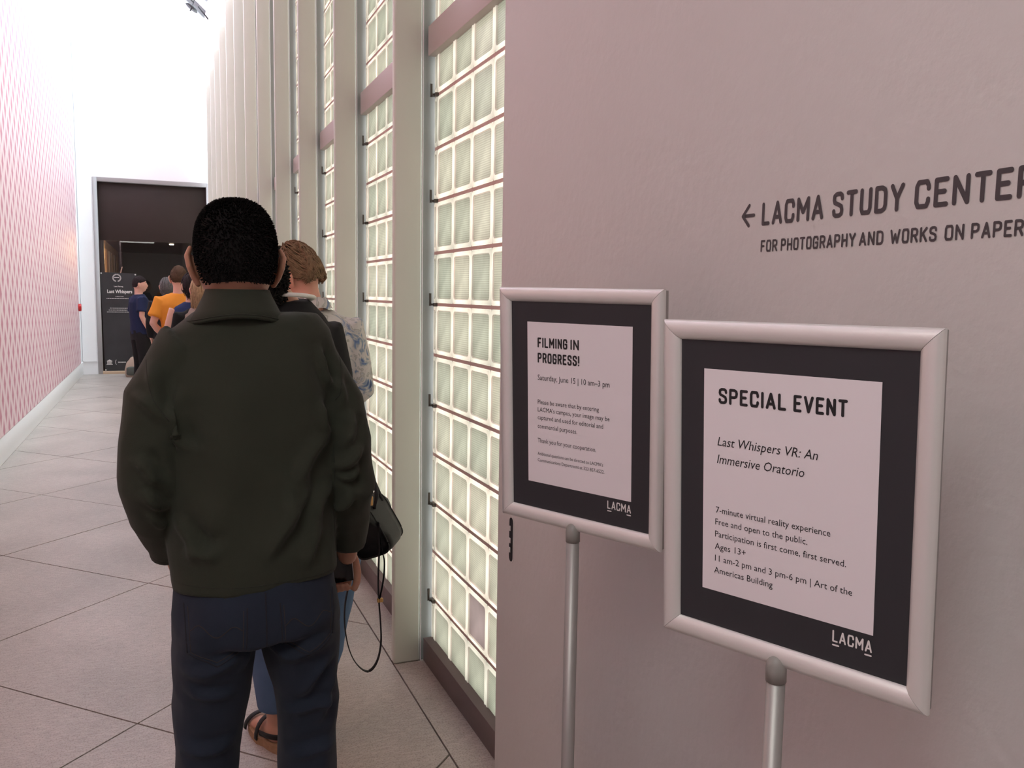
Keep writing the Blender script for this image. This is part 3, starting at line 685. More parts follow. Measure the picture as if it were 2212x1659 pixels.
# ---------------------------------------------------------------- lettering
GL = {  # rounded condensed capitals as strokes in a unit box
 'A': [[(0, 0), (.5, 1), (1, 0)], [(.2, .28), (.8, .28)]],
 'C': [[(1, .72), (1, .82), (.85, 1), (.5, 1), (.15, 1), (0, .82), (0, .18), (.15, 0), (.5, 0), (.85, 0), (1, .18), (1, .28)]],
 'D': [[(0, 0), (0, 1), (.6, 1), (.9, .92), (1, .75), (1, .25), (.9, .08), (.6, 0), (0, 0)]],
 'E': [[(1, 1), (0, 1), (0, 0), (1, 0)], [(0, .52), (.8, .52)]],
 'F': [[(1, 1), (0, 1), (0, 0)], [(0, .5), (.8, .5)]],
 'G': [[(1, .75), (1, .82), (.85, 1), (.5, 1), (.15, 1), (0, .82), (0, .18), (.15, 0), (.5, 0), (.85, 0), (1, .18), (1, .48), (.55, .48)]],
 'H': [[(0, 0), (0, 1)], [(1, 0), (1, 1)], [(0, .5), (1, .5)]], 'I': [[(.5, 0), (.5, 1)]],
 'K': [[(0, 0), (0, 1)], [(1, 1), (0, .38)], [(.35, .6), (1, 0)]], 'L': [[(0, 1), (0, 0), (1, 0)]],
 'M': [[(0, 0), (0, 1), (.5, .35), (1, 1), (1, 0)]], 'N': [[(0, 0), (0, 1), (1, 0), (1, 1)]],
 'O': [[(.5, 1), (.15, 1), (0, .82), (0, .18), (.15, 0), (.5, 0), (.85, 0), (1, .18), (1, .82), (.85, 1), (.5, 1)]],
 'P': [[(0, 0), (0, 1), (.65, 1), (.93, .92), (1, .76), (.93, .55), (.65, .46), (0, .46)]],
 'R': [[(0, 0), (0, 1), (.65, 1), (.93, .92), (1, .76), (.93, .56), (.65, .47), (0, .47)], [(.55, .47), (1, 0)]],
 'S': [[(1, .78), (.95, .93), (.75, 1), (.3, 1), (.05, .92), (0, .74), (.1, .6), (.5, .52), (.9, .42), (1, .25), (.95, .08), (.7, 0), (.25, 0), (.05, .07), (0, .22)]],
 'T': [[(0, 1), (1, 1)], [(.5, 1), (.5, 0)]], 'U': [[(0, 1), (0, .18), (.15, 0), (.5, 0), (.85, 0), (1, .18), (1, 1)]],
 'V': [[(0, 1), (.5, 0), (1, 1)]], 'W': [[(0, 1), (.25, 0), (.5, .7), (.75, 0), (1, 1)]], 'Y': [[(0, 1), (.5, .45), (1, 1)], [(.5, .45), (.5, 0)]],
 '!': [[(.5, 1), (.5, .32)], [(.5, 0), (.5, .001)]]}
GW = {'M': 1.3, 'W': 1.6, 'I': .02, '!': .02, 'L': .82, 'E': .86, 'F': .84, 'T': .95, 'A': 1.1, 'Y': 1.1, 'V': 1.1}
def stroke_mesh(lines, t, map3):
    V = []; F = []; nd = 10
    lift = 0.0; m0 = map3
    def map3(a, b):                      # every stroke lies a hair above the one before, so none share a plane
        p = m0(a, b); return (p[0] - lift, p[1], p[2]) if abs(p[0] - XF) < .01 and p[2] > 1.5 else (p[0], p[1] - lift, p[2])
    for ln in lines:
        for i, (x, y) in enumerate(ln):
            k = len(V); lift += 2e-6
            for j in range(nd): V.append(map3(x + t / 2 * math.cos(2 * math.pi * j / nd), y + t / 2 * math.sin(2 * math.pi * j / nd)))
            F.append(tuple(range(k, k + nd)))
            if i:
                px, py = ln[i - 1]; dx, dy = x - px, y - py; d = math.hypot(dx, dy) or 1; nx, ny = -dy / d * t / 2, dx / d * t / 2; lift += 2e-6
                k = len(V); V += [map3(px - nx, py - ny), map3(x - nx, y - ny), map3(x + nx, y + ny), map3(px + nx, py + ny)]; F.append((k, k + 1, k + 2, k + 3))
    return V, F
def stroke_word(word, u0, u1, v0, h, tf=.17):
    t = h * tf; gap = .30
    tot = sum(GW.get(c, 1) for c in word) + gap * (len(word) - 1)
    # solve unit so that glyph boxes + strokes span u0..u1
    n = len(word); unit = (u1 - u0 - t * n) / tot
    x = u0; lines = []
    for c in word:
        w = GW.get(c, 1) * unit
        for ln in GL[c]: lines.append([(x + t / 2 + px * w, v0 + t / 2 + py * (h - t)) for px, py in ln])
        x += w + t + gap * unit
    return lines, t
# painted on the near wall; u runs along -y
def wall_text(word, ya, yb, z0, h):
    lines, t = stroke_word(word, -ya, -yb, z0, h)
    V, F = stroke_mesh(lines, t, lambda u, v: (XF - .0006, -u, v))
    o = mesh_obj('lettering', V, F, M['grey_ink'], wr); o['label'] = 'dark grey painted word ' + word
for wd, a, b_ in (('LACMA', 1.1025, .968), ('STUDY', .951, .826), ('CENTER', .810, .648)): wall_text(wd, a, b_, 1.6635, .0355)
for wd, a, b_ in (('FOR', 1.102, 1.063), ('PHOTOGRAPHY', 1.055, .904), ('AND', .898, .856), ('WORKS', .845, .773), ('ON', .762, .735), ('PAPER', .726, .660)): wall_text(wd, a, b_, 1.6228, .0185)
V, F = stroke_mesh([[(-1.150, 1.6815), (-1.122, 1.6815)], [(-1.134, 1.6975), (-1.150, 1.6815), (-1.134, 1.6655)]], .0055, lambda u, v: (XF - .0006, -u, v))
o = mesh_obj('arrow', V, F, M['grey_ink'], wr); o['label'] = 'dark grey arrow pointing left'

def font_line(txt, u0, u1, v0, cap, italic=False, bold=0.0, sq=None):
    """one line of print as a flat mesh, its width fitted to u0..u1"""
    c = bpy.data.curves.new('t', 'FONT'); c.body = txt; c.size = cap / .72; c.fill_mode = 'FRONT'; c.resolution_u = 2
    if italic: c.shear = .22
    if bold: c.offset = bold
    ob = bpy.data.objects.new('t', c); COL.objects.link(ob)
    dg = bpy.context.evaluated_depsgraph_get(); me = bpy.data.meshes.new_from_object(ob.evaluated_get(dg))
    V = np.array([v.co[:] for v in me.vertices]); F = [tuple(p.vertices) for p in me.polygons]
    bpy.data.objects.remove(ob); bpy.data.curves.remove(c); bpy.data.meshes.remove(me)
    x0, x1 = V[:, 0].min(), V[:, 0].max(); V[:, 0] = u0 + (V[:, 0] - x0) * (u1 - u0) / (x1 - x0); V[:, 1] += v0
    return V, F

# ---------------------------------------------------------------- sign stands
def sign_stand(loc, rot, label, paper_uv, lines, heads, logo, floor_dz):
    FW, FH, RW, TH = .334, .4078, .0243, .014
    root = empty('sign_stand', loc); root.rotation_euler = (0, 0, rot[0]); tag(root, label, 'sign')
    tilt = Matrix.Rotation(rot[1], 4, 'X') @ Matrix.Rotation(rot[2], 4, 'Y')
    def put(o): o.data.transform(tilt); return o
    # mitred snap-frame rails with a soft domed profile; local x across, z up, front is -y
    prof = [(0, TH * .2), (0, -.002), (.0025, -.0055), (.007, -.0075), (.013, -.0075), (.019, -.0055), (RW - .001, -.0005), (RW, .002), (RW, TH * .2)]
    def rail(p0, p1, inward):
        d = (Vector(p1) - Vector(p0)).normalized(); V = []; n = len(prof)
        for end, s in ((Vector(p0), 1), (Vector(p1), -1)):
            for w, y in prof:
                V.append(end + Vector(inward) * w + d * (w * s) + Vector((0, y, 0)))
        F = [(i, i + 1, n + i + 1, n + i) for i in range(n - 1)] + [(n - 1, 0, n, 2 * n - 1), tuple(range(n)), tuple(range(2 * n - 1, n - 1, -1))]
        o = mesh_obj('frame_rail', V, F, M['silver'], root, smooth=True)
        try: o.data.set_sharp_from_angle(angle=.7)
        except Exception: pass
        put(o)
    e = .0003
    rail((e, 0, 0), (FW - e, 0, 0), (0, 0, 1)); rail((FW, 0, e), (FW, 0, FH - e), (-1, 0, 0)); rail((FW - e, 0, FH), (e, 0, FH), (0, 0, -1)); rail((0, 0, FH - e), (0, 0, e), (1, 0, 0))
    put(MB().box((.002, .0035, .002), (FW - .002, TH, FH - .002)).obj('back_tray', M['pole'], root, bevel=.001))
    put(MB().box((RW - .003, .0015, RW - .003), (FW - RW + .003, .0034, FH - RW + .003)).obj('mount_board', M['board'], root))
    pu, pv = paper_uv
    put(MB().box((pu, .0010, pv), (pu + .2159, .0014, pv + .2794)).obj('paper_sheet', M['paper'], root))
    for txt, u0, u1, v0, cap, it, bd in lines:
        V, F = font_line(txt, u0, u1, v0, cap, it, bd)
        put(mesh_obj('printed_line', [(x, .0007, y) for x, y, _ in V], F, M['ink'], root))
    for txt, u0, u1, v0, h in heads:
        words_ = txt.split(' '); tot = sum(len(w) for w in words_) + .55 * (len(words_) - 1); u = u0; V = []; F = []
        for w in words_:
            wl_ = (u1 - u0) * len(w) / tot; ls, t = stroke_word(w, u, u + wl_ - (u1 - u0) / tot * .12, v0, h, .175)
            v_, f_ = stroke_mesh(ls, t, lambda a, b: (a, .0007, b)); F += [tuple(i + len(V) for i in f) for f in f_]; V += v_
            u += wl_ + (u1 - u0) / tot * .55
        put(mesh_obj('printed_heading', V, F, M['ink'], root))
    u0, u1, v0, h = logo
    ls, t = stroke_word('LACMA', u0, u1, v0, h, .14)
    w5 = (u1 - u0) / 5
    ls += [[(u0 + t / 2, v0 - .0035), (u0 + w5 * .82, v0 - .0035)], [(u1 - w5 * .82, v0 - .0035), (u1 - t / 2, v0 - .0035)]]
    V, F = stroke_mesh(ls, t, lambda a, b: (a, .0009, b)); o = put(mesh_obj('logo', V, F, M['white_ink'], root)); o['label'] = 'white LACMA logo with two underlines'
    # pole, dome topped adaptor, weighted base
    px, py = .1625, .012; z0 = -floor_dz
    cn = MB().tube([(px, -.004, -.018), (px, -.004, -.002), (px, -.004, .003), (px, -.004, .007), (px, -.004, .0105), (px, -.004, .013), (px, -.004, .0142)], [.0122, .0122, .0116, .0102, .0078, .0045, .0012], 24)
    put(cn.obj('pole_adaptor', M['cone'], root, smooth=True))
    b0 = tilt @ Vector((px, -.004, -.0165))
    MB().tube([b0, (b0.x, b0.y, z0 + .01)], .0112, 20).obj('pole', M['pole'], root, smooth=True)
    MB().tube([(b0.x, b0.y, z0), (b0.x, b0.y, z0 + .008), (b0.x, b0.y, z0 + .014)], [.15, .15, .03], 40).obj('base_plate', M['pole'], root, smooth=False)
    return root
R_ = math.radians
sign_stand((.6086, .9337, 1.1156), (R_(-67.39), R_(2.83), R_(-.23)), 'larger nearer silver framed sign on a pole reading SPECIAL EVENT', (.0570, .0697),
  [('Last Whispers VR: An', .0767, .205, .2556, .0115, True, 0), ('Immersive Oratorio', .0763, .1895, .2335, .0115, True, 0),
   ('7-minute virtual reality experience', .0755, .2219, .1708, .0082, False, 0), ('Free and open to the public.', .0748, .1951, .1555, .0082, False, 0),
   ('Participation is first come, first served.', .0747, .2408, .1399, .0082, False, 0), ('Ages 13+', .0745, .1173, .1242, .0082, False, 0),
   ('11 am-2 pm and 3 pm-6 pm | Art of the', .0749, .2486, .1088, .0082, False, 0), ('Americas Building', .0739, .1533, .0933, .0082, False, 0)],
  [('SPECIAL EVENT', .0775, .2386, .3075, .0195)], (.2275, .2724, .0495, .0138), 1.1156)
sign_stand((.5683, 1.4119, 1.1567), (R_(-64.28), R_(2.6), R_(.33)), 'farther silver framed sign on a pole reading FILMING IN PROGRESS!', (.0601, .0701),
  [('Saturday, June 15 | 10 am\u20133 pm', .083, .2331, .2505, .0098, False, 0), ('Please be aware that by entering', .0827, .2124, .209, .0080, False, 0),
   ("LACMA's campus, your image may be", .0826, .2335, .1957, .0080, False, 0), ('captured and used for editorial and', .0824, .2208, .182, .0080, False, 0),
   ('commercial purposes.', .0823, .168, .1668, .0080, False, 0), ('Thank you for your cooperation.', .0821, .2071, .1415, .0080, False, 0),
   ("Additional questions can be directed to LACMA's", .0819, .2212, .1192, .0058, False, 0), ('Communications Department at 323 857-6522.', .0819, .224, .1079, .0058, False, 0)],
  [('FILMING IN', .083, .1727, .3062, .0172), ('PROGRESS!', .083, .1740, .2802, .0172)], (.2300, .2762, .051, .0135), 1.1567)

# ---------------------------------------------------------------- banner on the door glass
bn = empty('event_banner', (-.99, YB + .055, .05)); tag(bn, 'tall black banner reading Last Whispers hung across the left of the doorway', 'banner')
BW, BH = .60, 1.80
def bxy(u, v): return (u + .03 * (1 - v / BH) * (1 - u / BW), -.0005, v)     # its foot hangs a little narrower
mesh_obj('banner_cloth', [bxy(0, 0), bxy(BW, -.02), bxy(BW, BH - .015), bxy(0, BH), *[(x, .004, z) for x, _, z in (bxy(0, 0), bxy(BW, -.02), bxy(BW, BH - .015), bxy(0, BH))]], [(0, 1, 2, 3), (7, 6, 5, 4), (0, 4, 5, 1), (1, 5, 6, 2), (2, 6, 7, 3), (3, 7, 4, 0)], M['banner'], bn)
def bline(txt, u0, u1, v0, cap, bold=0, name='printed_line'):
    V, F = font_line(txt, u0, u1, v0, cap, False, bold); mesh_obj(name, [(x, -.0035, y) for x, y, _ in V], F, M['white_ink'], bn)
bline('Last Whispers', .105, .52, 1.425, .062, .0022, 'banner_title'); bline('Lena Herzog', .22, .37, 1.535, .026, .0006)
for v, a, b_ in ((1.355, .24, .38), (1.32, .09, .50), (1.145, .14, .50), (1.11, .12, .50), (1.075, .09, .50)):
    mb = MB(); u = a
    while u < b_:
        w = random.uniform(.012, .04); mb.box((u, -.004, v), (min(u + w, b_), -.0025, v + .009)); u += w + .007
    mb.obj('fine_print', M['white_ink'], bn)
lv = MB()
for s in (-1, 1):
    for k in range(11):
        a = math.radians(-80 + 15 * k); cx, cz = .27 + s * .062 * math.cos(a), 1.70 + .062 * math.sin(a); t = a + math.pi / 2
        tx, tz = s * math.cos(t), math.sin(t); nx, nz = -tz, tx
        for sd in (-1, 1):
            q = [(cx, cz), (cx + tx * .012 + nx * sd * .012, cz + tz * .012 + nz * sd * .012), (cx + tx * .024 + nx * sd * .006, cz + tz * .024 + nz * sd * .006)]
            lv.add([(x, -.004, z) for x, z in q], [(0, 1, 2) if sd > 0 else (0, 2, 1)])
lv.obj('laurel_emblem', M['white_ink'], bn)
mb = MB(); u = .24
for w in (.012, .02, .014, .016): mb.box((u - .01, -.004, 1.70), (u - .01 + w, -.0025, 1.716)); u += w + .004
mb.obj('emblem_print', M['white_ink'], bn)
tm = MB()
for k in range(5): tm.box((.068 + .017 * k, -.004, .13), (.077 + .017 * k, -.0025, .175))
tm.box((.055, -.004, .115), (.158, -.0025, .127)); tm.box((.062, -.004, .176), (.151, -.0025, .184))
tm.add([(.062, -.004, .186), (.151, -.004, .186), (.1065, -.004, .212)], [(0, 1, 2)])
tm.obj('temple_logo', M['white_ink'], bn)
tm = MB().tube([Vector((.235 - .03 * math.cos(a), -.003, .16 + .05 * math.sin(a))) for a in np.linspace(-1.1, 1.1, 9)], .004, 6)
for k in range(6): tm.box((.25 + .022 * k, -.004, .148), (.267 + .022 * k, -.0025, .168))
tm.obj('bracket_logo', M['white_ink'], bn)
for u, v in ((.015, BH - .02), (BW - .02, BH - .035), (.04, .02)):
    MB().tube([(u, -.001, v), (u, -.006, v)], .013, 10, up=(1, 0, 0)).obj('suction_hook', M['white_ink'], bn)
# ---------------------------------------------------------------- people
def at(px, py, Y):                       # a point of the place on the vertical plane y = Y
    d = RC.transposed() @ Vector(((px - 1106) / 1846.6, -(py - 829.5) / 1846.6, 1)); k = Y / d.y
    return Vector((d.x * k, Y, CAMZ + d.z * k))
def cloth(name, c, weave=900, var=.12, vs=7, bump=.25, rough=.85): return new_mat(name, c, rough, spec=.2, bump=bump, bscale=weave, var=var, vscale=vs, detail=3)
PM['eye'] = new_mat('eye_white', (.7, .68, .66), .3); PM['dark'] = new_mat('dark_hair_line', (.03, .02, .015), .7); PM['lip'] = new_mat('lip', (.5, .2, .17), .5)
def skin_mat(name, c):
    m = new_mat(name, c, .5, spec=.35, bump=.08, bscale=300, var=.06, vscale=12); b = m.node_tree.nodes['Principled BSDF']
    b.inputs['Subsurface Weight'].default_value = .25; b.inputs['Subsurface Radius'].default_value = (.02, .006, .003); b.inputs['Subsurface Scale'].default_value = .6; return m
sk_tan = skin_mat('skin_tan', (.42, .215, .14)); sk_pale = skin_mat('skin_pale', (.66, .37, .29)); sk_pink = skin_mat('skin_pink', (.62, .30, .22)); sk_mid = skin_mat('skin_mid', (.52, .28, .20))
def hair_mat(name, c, var=.45): return new_mat(name, c, .75, spec=.12, var=var, vscale=60)
h_black = hair_mat('hair_black', (.010, .008, .008), .3); h_brown = hair_mat('hair_brown', (.085, .05, .032)); h_blond = hair_mat('hair_blond', (.46, .31, .19)); h_sandy = hair_mat('hair_sandy', (.20, .125, .075), .6)
h_grey = hair_mat('hair_grey', (.13, .12, .12)); h_dark = hair_mat('hair_dark', (.035, .026, .028))
olive = cloth('olive_twill', (.031, .035, .024), 1100, .14, 6); denim = cloth('dark_denim', (.018, .024, .038), 1300, .6, 5, .35); denim_l = cloth('blue_denim', (.085, .14, .24), 1300, .35, 7, .35)
blk = cloth('black_cloth', (.014, .013, .014)); 
for m_ in (olive, denim): m_.node_tree.nodes['Principled BSDF'].inputs['Sheen Weight'].default_value = .06; m_.node_tree.nodes['Principled BSDF'].inputs['Sheen Roughness'].default_value = .45
orange = cloth('orange_cotton', (.72, .27, .035), 500, .05); navy = cloth('navy_cotton', (.016, .022, .060), 500); navy2 = cloth('navy_dress', (.022, .035, .10), 500)
taupe = cloth('taupe_wool', (.30, .23, .195), 400, .1); thread = new_mat('dark_thread', (.018, .020, .013), .9); thread_l = new_mat('denim_stitch', (.012, .012, .018), .9); thread_t = new_mat('tan_stitch', (.040, .028, .020), .9)
trousers_g = cloth('grey_green_cloth', (.10, .11, .10)); leather = new_mat('black_leather', (.010, .010, .011), .6, spec=.3, bump=.15, bscale=250); gold = new_mat('gold_metal', (.75, .48, .18), .3, metal=1)
sole_w = new_mat('white_rubber', (.7, .68, .64), .7); cork = new_mat('cork', (.30, .17, .09), .85, bump=.5, bscale=300, var=.3, vscale=80)

def stitch(P, VF, pts, r, name, mat, side=-1, n=6, off=.0):
    """a seam laid on the cloth: x-z points dropped onto the surface from behind"""
    V, F = VF; bvh = BVHTree.FromPolygons([Vector(v) for v in V], F); out = []
    sp_ = spline([(x, 0, z) for x, z in pts], n) if len(pts) > 2 else [Vector((pts[0][0] + (pts[1][0] - pts[0][0]) * i / 10, 0, pts[0][1] + (pts[1][1] - pts[0][1]) * i / 10)) for i in range(11)]
    for p in sp_:
        h = bvh.ray_cast(Vector((p.x, side * 1.0, p.z)), Vector((0, -side, 0)))
        if h[0] is not None: out.append(h[0] + h[1] * off)
    if len(out) > 2:
        v, f = tube(out, r, 6); return P.put(name, v, f, mat)

# --- the man in front, olive overshirt and dark jeans, seen from behind
man = Person.__new__(Person); man.skip = 'R'
Person.__init__(man, 'man with short black hair in a dark olive overshirt and jeans, nearest in the queue', (.175, 1.85, 0), 0, 1.74, sk_tan, w=1.0, voxel=.007, head_off=(-.029, .0, -.012), head=(0, -.06, 0), curl=.5,
    arms=dict(R=[(.130, 0, 1.375), (.188, -.03, 1.14), (.213, .085, .945)], L=[(-.130, 0, 1.385), (-.195, -.03, 1.17), (-.165, .09, .99)]),
    legs=dict(R=[(.088, 0, .86), (.104, .01, .47), (.112, -.01, .085)], L=[(-.088, 0, .86), (-.100, .01, .47), (-.112, -.01, .085)]))
J = [(.950, .003, .166, .132), (1.0, .0, .169, .134), (1.10, -.006, .170, .130), (1.20, -.002, .172, .128), (1.28, .0, .180, .126), (1.35, -.003, .186, .122), (1.40, -.006, .184, .112), (1.435, -.012, .176, .100), (1.462, -.020, .158, .088), (1.485, -.026, .130, .078), (1.503, -.026, .085, .070)]
P = [loft([((x, 0, z), a, b_) for z, x, a, b_ in J], 40, cap='flat', power=2.25)]
P.append(loft([((-.05, 0, 1.405), .055, .066), ((-.135, 0, 1.420), .064, .074), ((-.184, -.012, 1.33), .066, .074), ((-.195, -.025, 1.24), .060, .068), ((-.200, -.03, 1.165), .056, .062), ((-.192, .02, 1.09), .056, .060), ((-.176, .065, 1.035), .048, .052), ((-.166, .085, 1.005), .042, .046)], 24, cap='flat'))
P.append(loft([((.05, 0, 1.39), .055, .064), ((.130, 0, 1.395), .062, .072), ((.172, -.012, 1.31), .060, .072), ((.183, -.025, 1.22), .056, .066), ((.190, -.03, 1.14), .054, .060), ((.199, .02, 1.06), .049, .055), ((.207, .06, 1.005), .040, .046), ((.210, .072, .984), .038, .044)], 24, cap='flat'))
V, F = fuse(P, .0055, 6)
def q(px, py): return ((px - 541) * .000872, 1.55 - (py - 628) * .000905)       # rough picture-to-cloth scale for the folds
def rg(a, b_, w, am): return (*q(*a), *q(*b_), w, am * 2.6)
RID = [rg((672, 750), (728, 856), .010, .007), rg((664, 870), (704, 950), .011, .006), rg((704, 930), (606, 1075), .016, .007), rg((618, 1055), (556, 1230), .013, .007), rg((648, 1030), (606, 1180), .012, .005),
       rg((706, 1060), (650, 1150), .015, .006), rg((655, 1140), (650, 1260), .014, .006), rg((590, 700), (700, 1000), .03, .005), rg((350, 860), (380, 980), .012, .007), rg((385, 830), (362, 960), .014, .005), rg((378, 1180), (450, 1215), .018, .006),
       rg((375, 1110), (400, 1210), .012, .005), rg((315, 780), (345, 900), .012, .006), rg((278, 850), (352, 905), .010, .005), rg((272, 980), (340, 1050), .011, .006), rg((285, 1060), (350, 1100), .010, .006), rg((300, 1110), (350, 1140), .010, .005),
       rg((770, 900), (730, 990), .011, .006), rg((785, 980), (720, 1040), .010, .006), rg((782, 1030), (728, 1060), .009, .007), rg((770, 1090), (715, 1130), .010, .006), rg((745, 800), (728, 900), .012, .005), rg((510, 760), (500, 1100), .035, .003), rg((430, 900), (470, 1180), .03, .003)]
V = wrinkle(V, F, .0070, (6, 6, 3.6), RID, 2)
jk = man.put('overshirt', V, F, olive); JVF = (V, F)
# collar band
c0 = Vector((-.027, -.004, 0)); rings = [(.0560, .0640, 1.512, 0), (.0580, .0660, 1.545, 0), (.0600, .0690, 1.553, 0), (.0630, .0730, 1.552, 0), (.0690, .0800, 1.538, 0), (.0830, .0900, 1.512, 0), (.1050, .1010, 1.489, 0), (.1030, .0980, 1.484, 0), (.084, .088, 1.503, 0)]
Vc = []; Fc = []; n = 44
for a, b_, z, _ in rings:
    for k in range(n):
        th = math.radians(-235 + 290 * k / (n - 1)); Vc.append((c0.x + math.cos(th) * a, c0.y + math.sin(th) * b_, z - .010 * max(0, math.sin(th)) + ((.016 * max(0, -math.sin(th)) ** 3 - .004) * min(1, (1.55 - z) / .05) if z < 1.55 else 0)))
for r_ in range(len(rings) - 1):
    for k in range(n - 1): Fc.append((r_ * n + k, r_ * n + k + 1, (r_ + 1) * n + k + 1, (r_ + 1) * n + k))
col = man.put('collar', Vc, Fc, olive)
man.put('collar_stitch', *tube([(c0.x + math.cos(math.radians(t)) * .1035, c0.y + math.sin(math.radians(t)) * .0995, 1.4885 + .016 * max(0, -math.sin(math.radians(t))) ** 3) for t in range(-170, -9, 5)], .0010, 5), thread)
# cuffs
for pts, rr in (([(.207, .058, 1.012), (.2115, .075, .982)], .0425), ([(-.170, .078, 1.02), (-.164, .092, .99)], .0455)):
    man.put('cuff', *tube([Vector(pts[0]), Vector(pts[1])], rr, 24), olive)
man.put('button', *ellipsoid((.222, .03, .985), (.005, .003, .005), nu=10, nv=6), PM['dark'])
# seams
stitch(man, JVF, [q(318, 712), q(308, 770), q(318, 850), q(352, 905)], .0011, 'armhole_seam', thread)
stitch(man, JVF, [q(725, 728), q(742, 770), q(735, 850), q(722, 875)], .0011, 'armhole_seam', thread)
stitch(man, JVF, [(-.160, .966), (-.08, .966), (0, .966), (.08, .966), (.158, .966)], .0009, 'hem_stitch', thread)
stitch(man, JVF, [q(716, 985), q(718, 1080), q(722, 1180), q(724, 1235)], .0010, 'side_seam', thread)
# jeans
P = [loft([((.002, 0, 1.0), .150, .115), ((.0, -.004, .95), .158, .122), ((.0, -.008, .89), .168, .132), ((.002, -.008, .84), .170, .130)], 36, cap='flat', power=2.2)]
P.append(loft([((-.084, -.008, .88), .080, .118), ((-.088, -.004, .80), .081, .108), ((-.094, .0, .70), .074, .090), ((-.106, .008, .58), .064, .076), ((-.110, .01, .47), .062, .072), ((-.113, 0, .30), .062, .068), ((-.114, -.01, .12), .062, .066), ((-.114, -.012, .05), .064, .068)], 26, cap='flat'))
P.append(loft([((.086, -.008, .88), .082, .118), ((.092, -.004, .80), .080, .108), ((.102, .0, .70), .067, .090), ((.107, .008, .58), .062, .076), ((.108, .01, .47), .061, .072), ((.112, 0, .30), .061, .068), ((.114, -.01, .12), .061, .066), ((.114, -.012, .05), .063, .068)], 26, cap='flat'))
V, F = fuse(P, .0062, 4)
JR = [(-.15, .79, -.03, .81, .012, .006), (.03, .80, .15, .82, .012, .007), (.145, .79, .07, .70, .010, .007), (-.15, .76, -.05, .72, .010, .005), (.16, .74, .11, .63, .010, .006), (.05, .66, .16, .68, .011, .006), (-.16, .62, -.05, .60, .012, .006), (.05, .55, .17, .57, .012, .006), (-.17, .50, -.06, .52, .012, .005), (0, .84, -.05, .78, .010, .006), (0.01, .84, .06, .79, .010, .006)]
JR = [(a, b_, c, d, e, f * 1.8) for a, b_, c, d, e, f in JR]; V = wrinkle(V, F, .0060, (7, 7, 5), JR, 8); man.put('jeans', V, F, denim); DVF = (V, F)
for sx, cx, lf in ((-1, -.088, 0), (1, .092, 0)):
    x0, x1 = cx - .058, cx + .058
    pts = [(x0, .925), (x0 + .004, .83), ((x0 + x1) / 2, .806), (x1 - .004, .83), (x1, .925)]
    for i in range(4): stitch(man, DVF, [pts[i], pts[i + 1]], .0016, 'pocket_edge', thread_l)
    p2 = [(x0 + .007, .92), (x0 + .010, .834), ((x0 + x1) / 2, .813), (x1 - .010, .834), (x1 - .007, .92)]
    for i in range(4): stitch(man, DVF, [p2[i], p2[i + 1]], .0007, 'pocket_stitch', thread_t)
    stitch(man, DVF, [(x0 + .010, .878), (cx - .03, .890), (cx, .868), (cx + .03, .890), (x1 - .010, .882)], .0008, 'pocket_arc', thread_t)
stitch(man, DVF, [(.006, .95), (.006, .90), (.006, .84), (.004, .80)], .0016, 'seat_seam', thread_l)
man.shoes(leather, sole_w)
SQ = 2.5; man.hair('short', h_black, 9000, .0013, grow=1.03, seed=3); SQ = 2.0
# right hand closed round a phone
Y_ = 1.945; O_ = Vector((.175, 1.85, 0))
def g(px, py, dy=0): return at(px, py, Y_ + dy) - O_
hp = [loft([(g(735, 1160, .004), .022, .026), (g(740, 1186, .020), .016, .026), (g(748, 1212, .026), .013, .029), (g(750, 1240, .026), .012, .029)], 16, side=(0, 1, 0)),
      loft([(g(755, 1190, .016), .013, .013), (g(766, 1212, .010), .0110, .0110), (g(772, 1236, .002), .0098, .0098), (g(771, 1256, -.004), .0090, .0090), (g(766, 1271, -.006), .0076, .0076)], 12)]
for i, px in enumerate((752, 741, 731)):
    hp.append(loft([(g(px + 1, 1232, .022), .0078, .0078), (g(px + 2, 1254, .020), .0076, .0076), (g(px, 1269 + 2 * i, .008), .0072, .0072), (g(px - 2, 1271 + 2 * i, -.010), .0068, .0068), (g(px - 4, 1264 + i, -.014), .0060, .0060)], 12))
hp.append(loft([(g(722, 1232, .022), .008, .008), (g(721, 1256, .020), .0075, .0075), (g(719, 1268, .006), .007, .007), (g(716, 1264, -.008), .006, .006)], 12))
V, F = fuse(hp, .0026, 3)
me = man.body.data; V0 = [tuple(v.co) for v in me.vertices]; F0 = [tuple(p.vertices) for p in me.polygons]
k = len(V0); me2 = bpy.data.meshes.new('body'); me2.from_pydata(V0 + [tuple(v) for v in V], [], F0 + [tuple(i + k for i in f) for f in F]); me2.materials.append(sk_tan); me2.shade_smooth(); man.body.data = me2
# phone
pR, pB, pL = at(740, 1198, Y_ - .006), at(765.5, 1253, Y_ - .002), at(716, 1262, Y_ + .002)
ex = (pL - pB).normalized(); ez = (pR - pB); ez = (ez - ez.dot(ex) * ex).normalized(); ey = ez.cross(ex)
ph = empty('smartphone', pB); tag(ph, 'black smartphone with a silver edge held low in the near man\'s right hand', 'phone')
def pbox(name, a, b_, mat, bev):
    o = MB().box(a, b_).obj(name, mat, ph, bevel=bev); o.matrix_local = Matrix((ex, ey, ez)).transposed().to_4x4(); return o
pbox('case', (0, -.004, 0), (.070, .004, .142), new_mat('phone_silver', (.55, .55, .56), .3, metal=.8), .0035); 
s_ = -1 if (ey.y > 0) else 1
pbox('screen', (.0022, s_ * .0041 - .0004, .0022), (.0678, s_ * .0041 + .0004, .1398), new_mat('phone_black', (.004, .004, .005), .15), .0003)
pbox('side_button', (-.0008, -.001, .085), (.001, .001, .100), M['pole'], .0002)

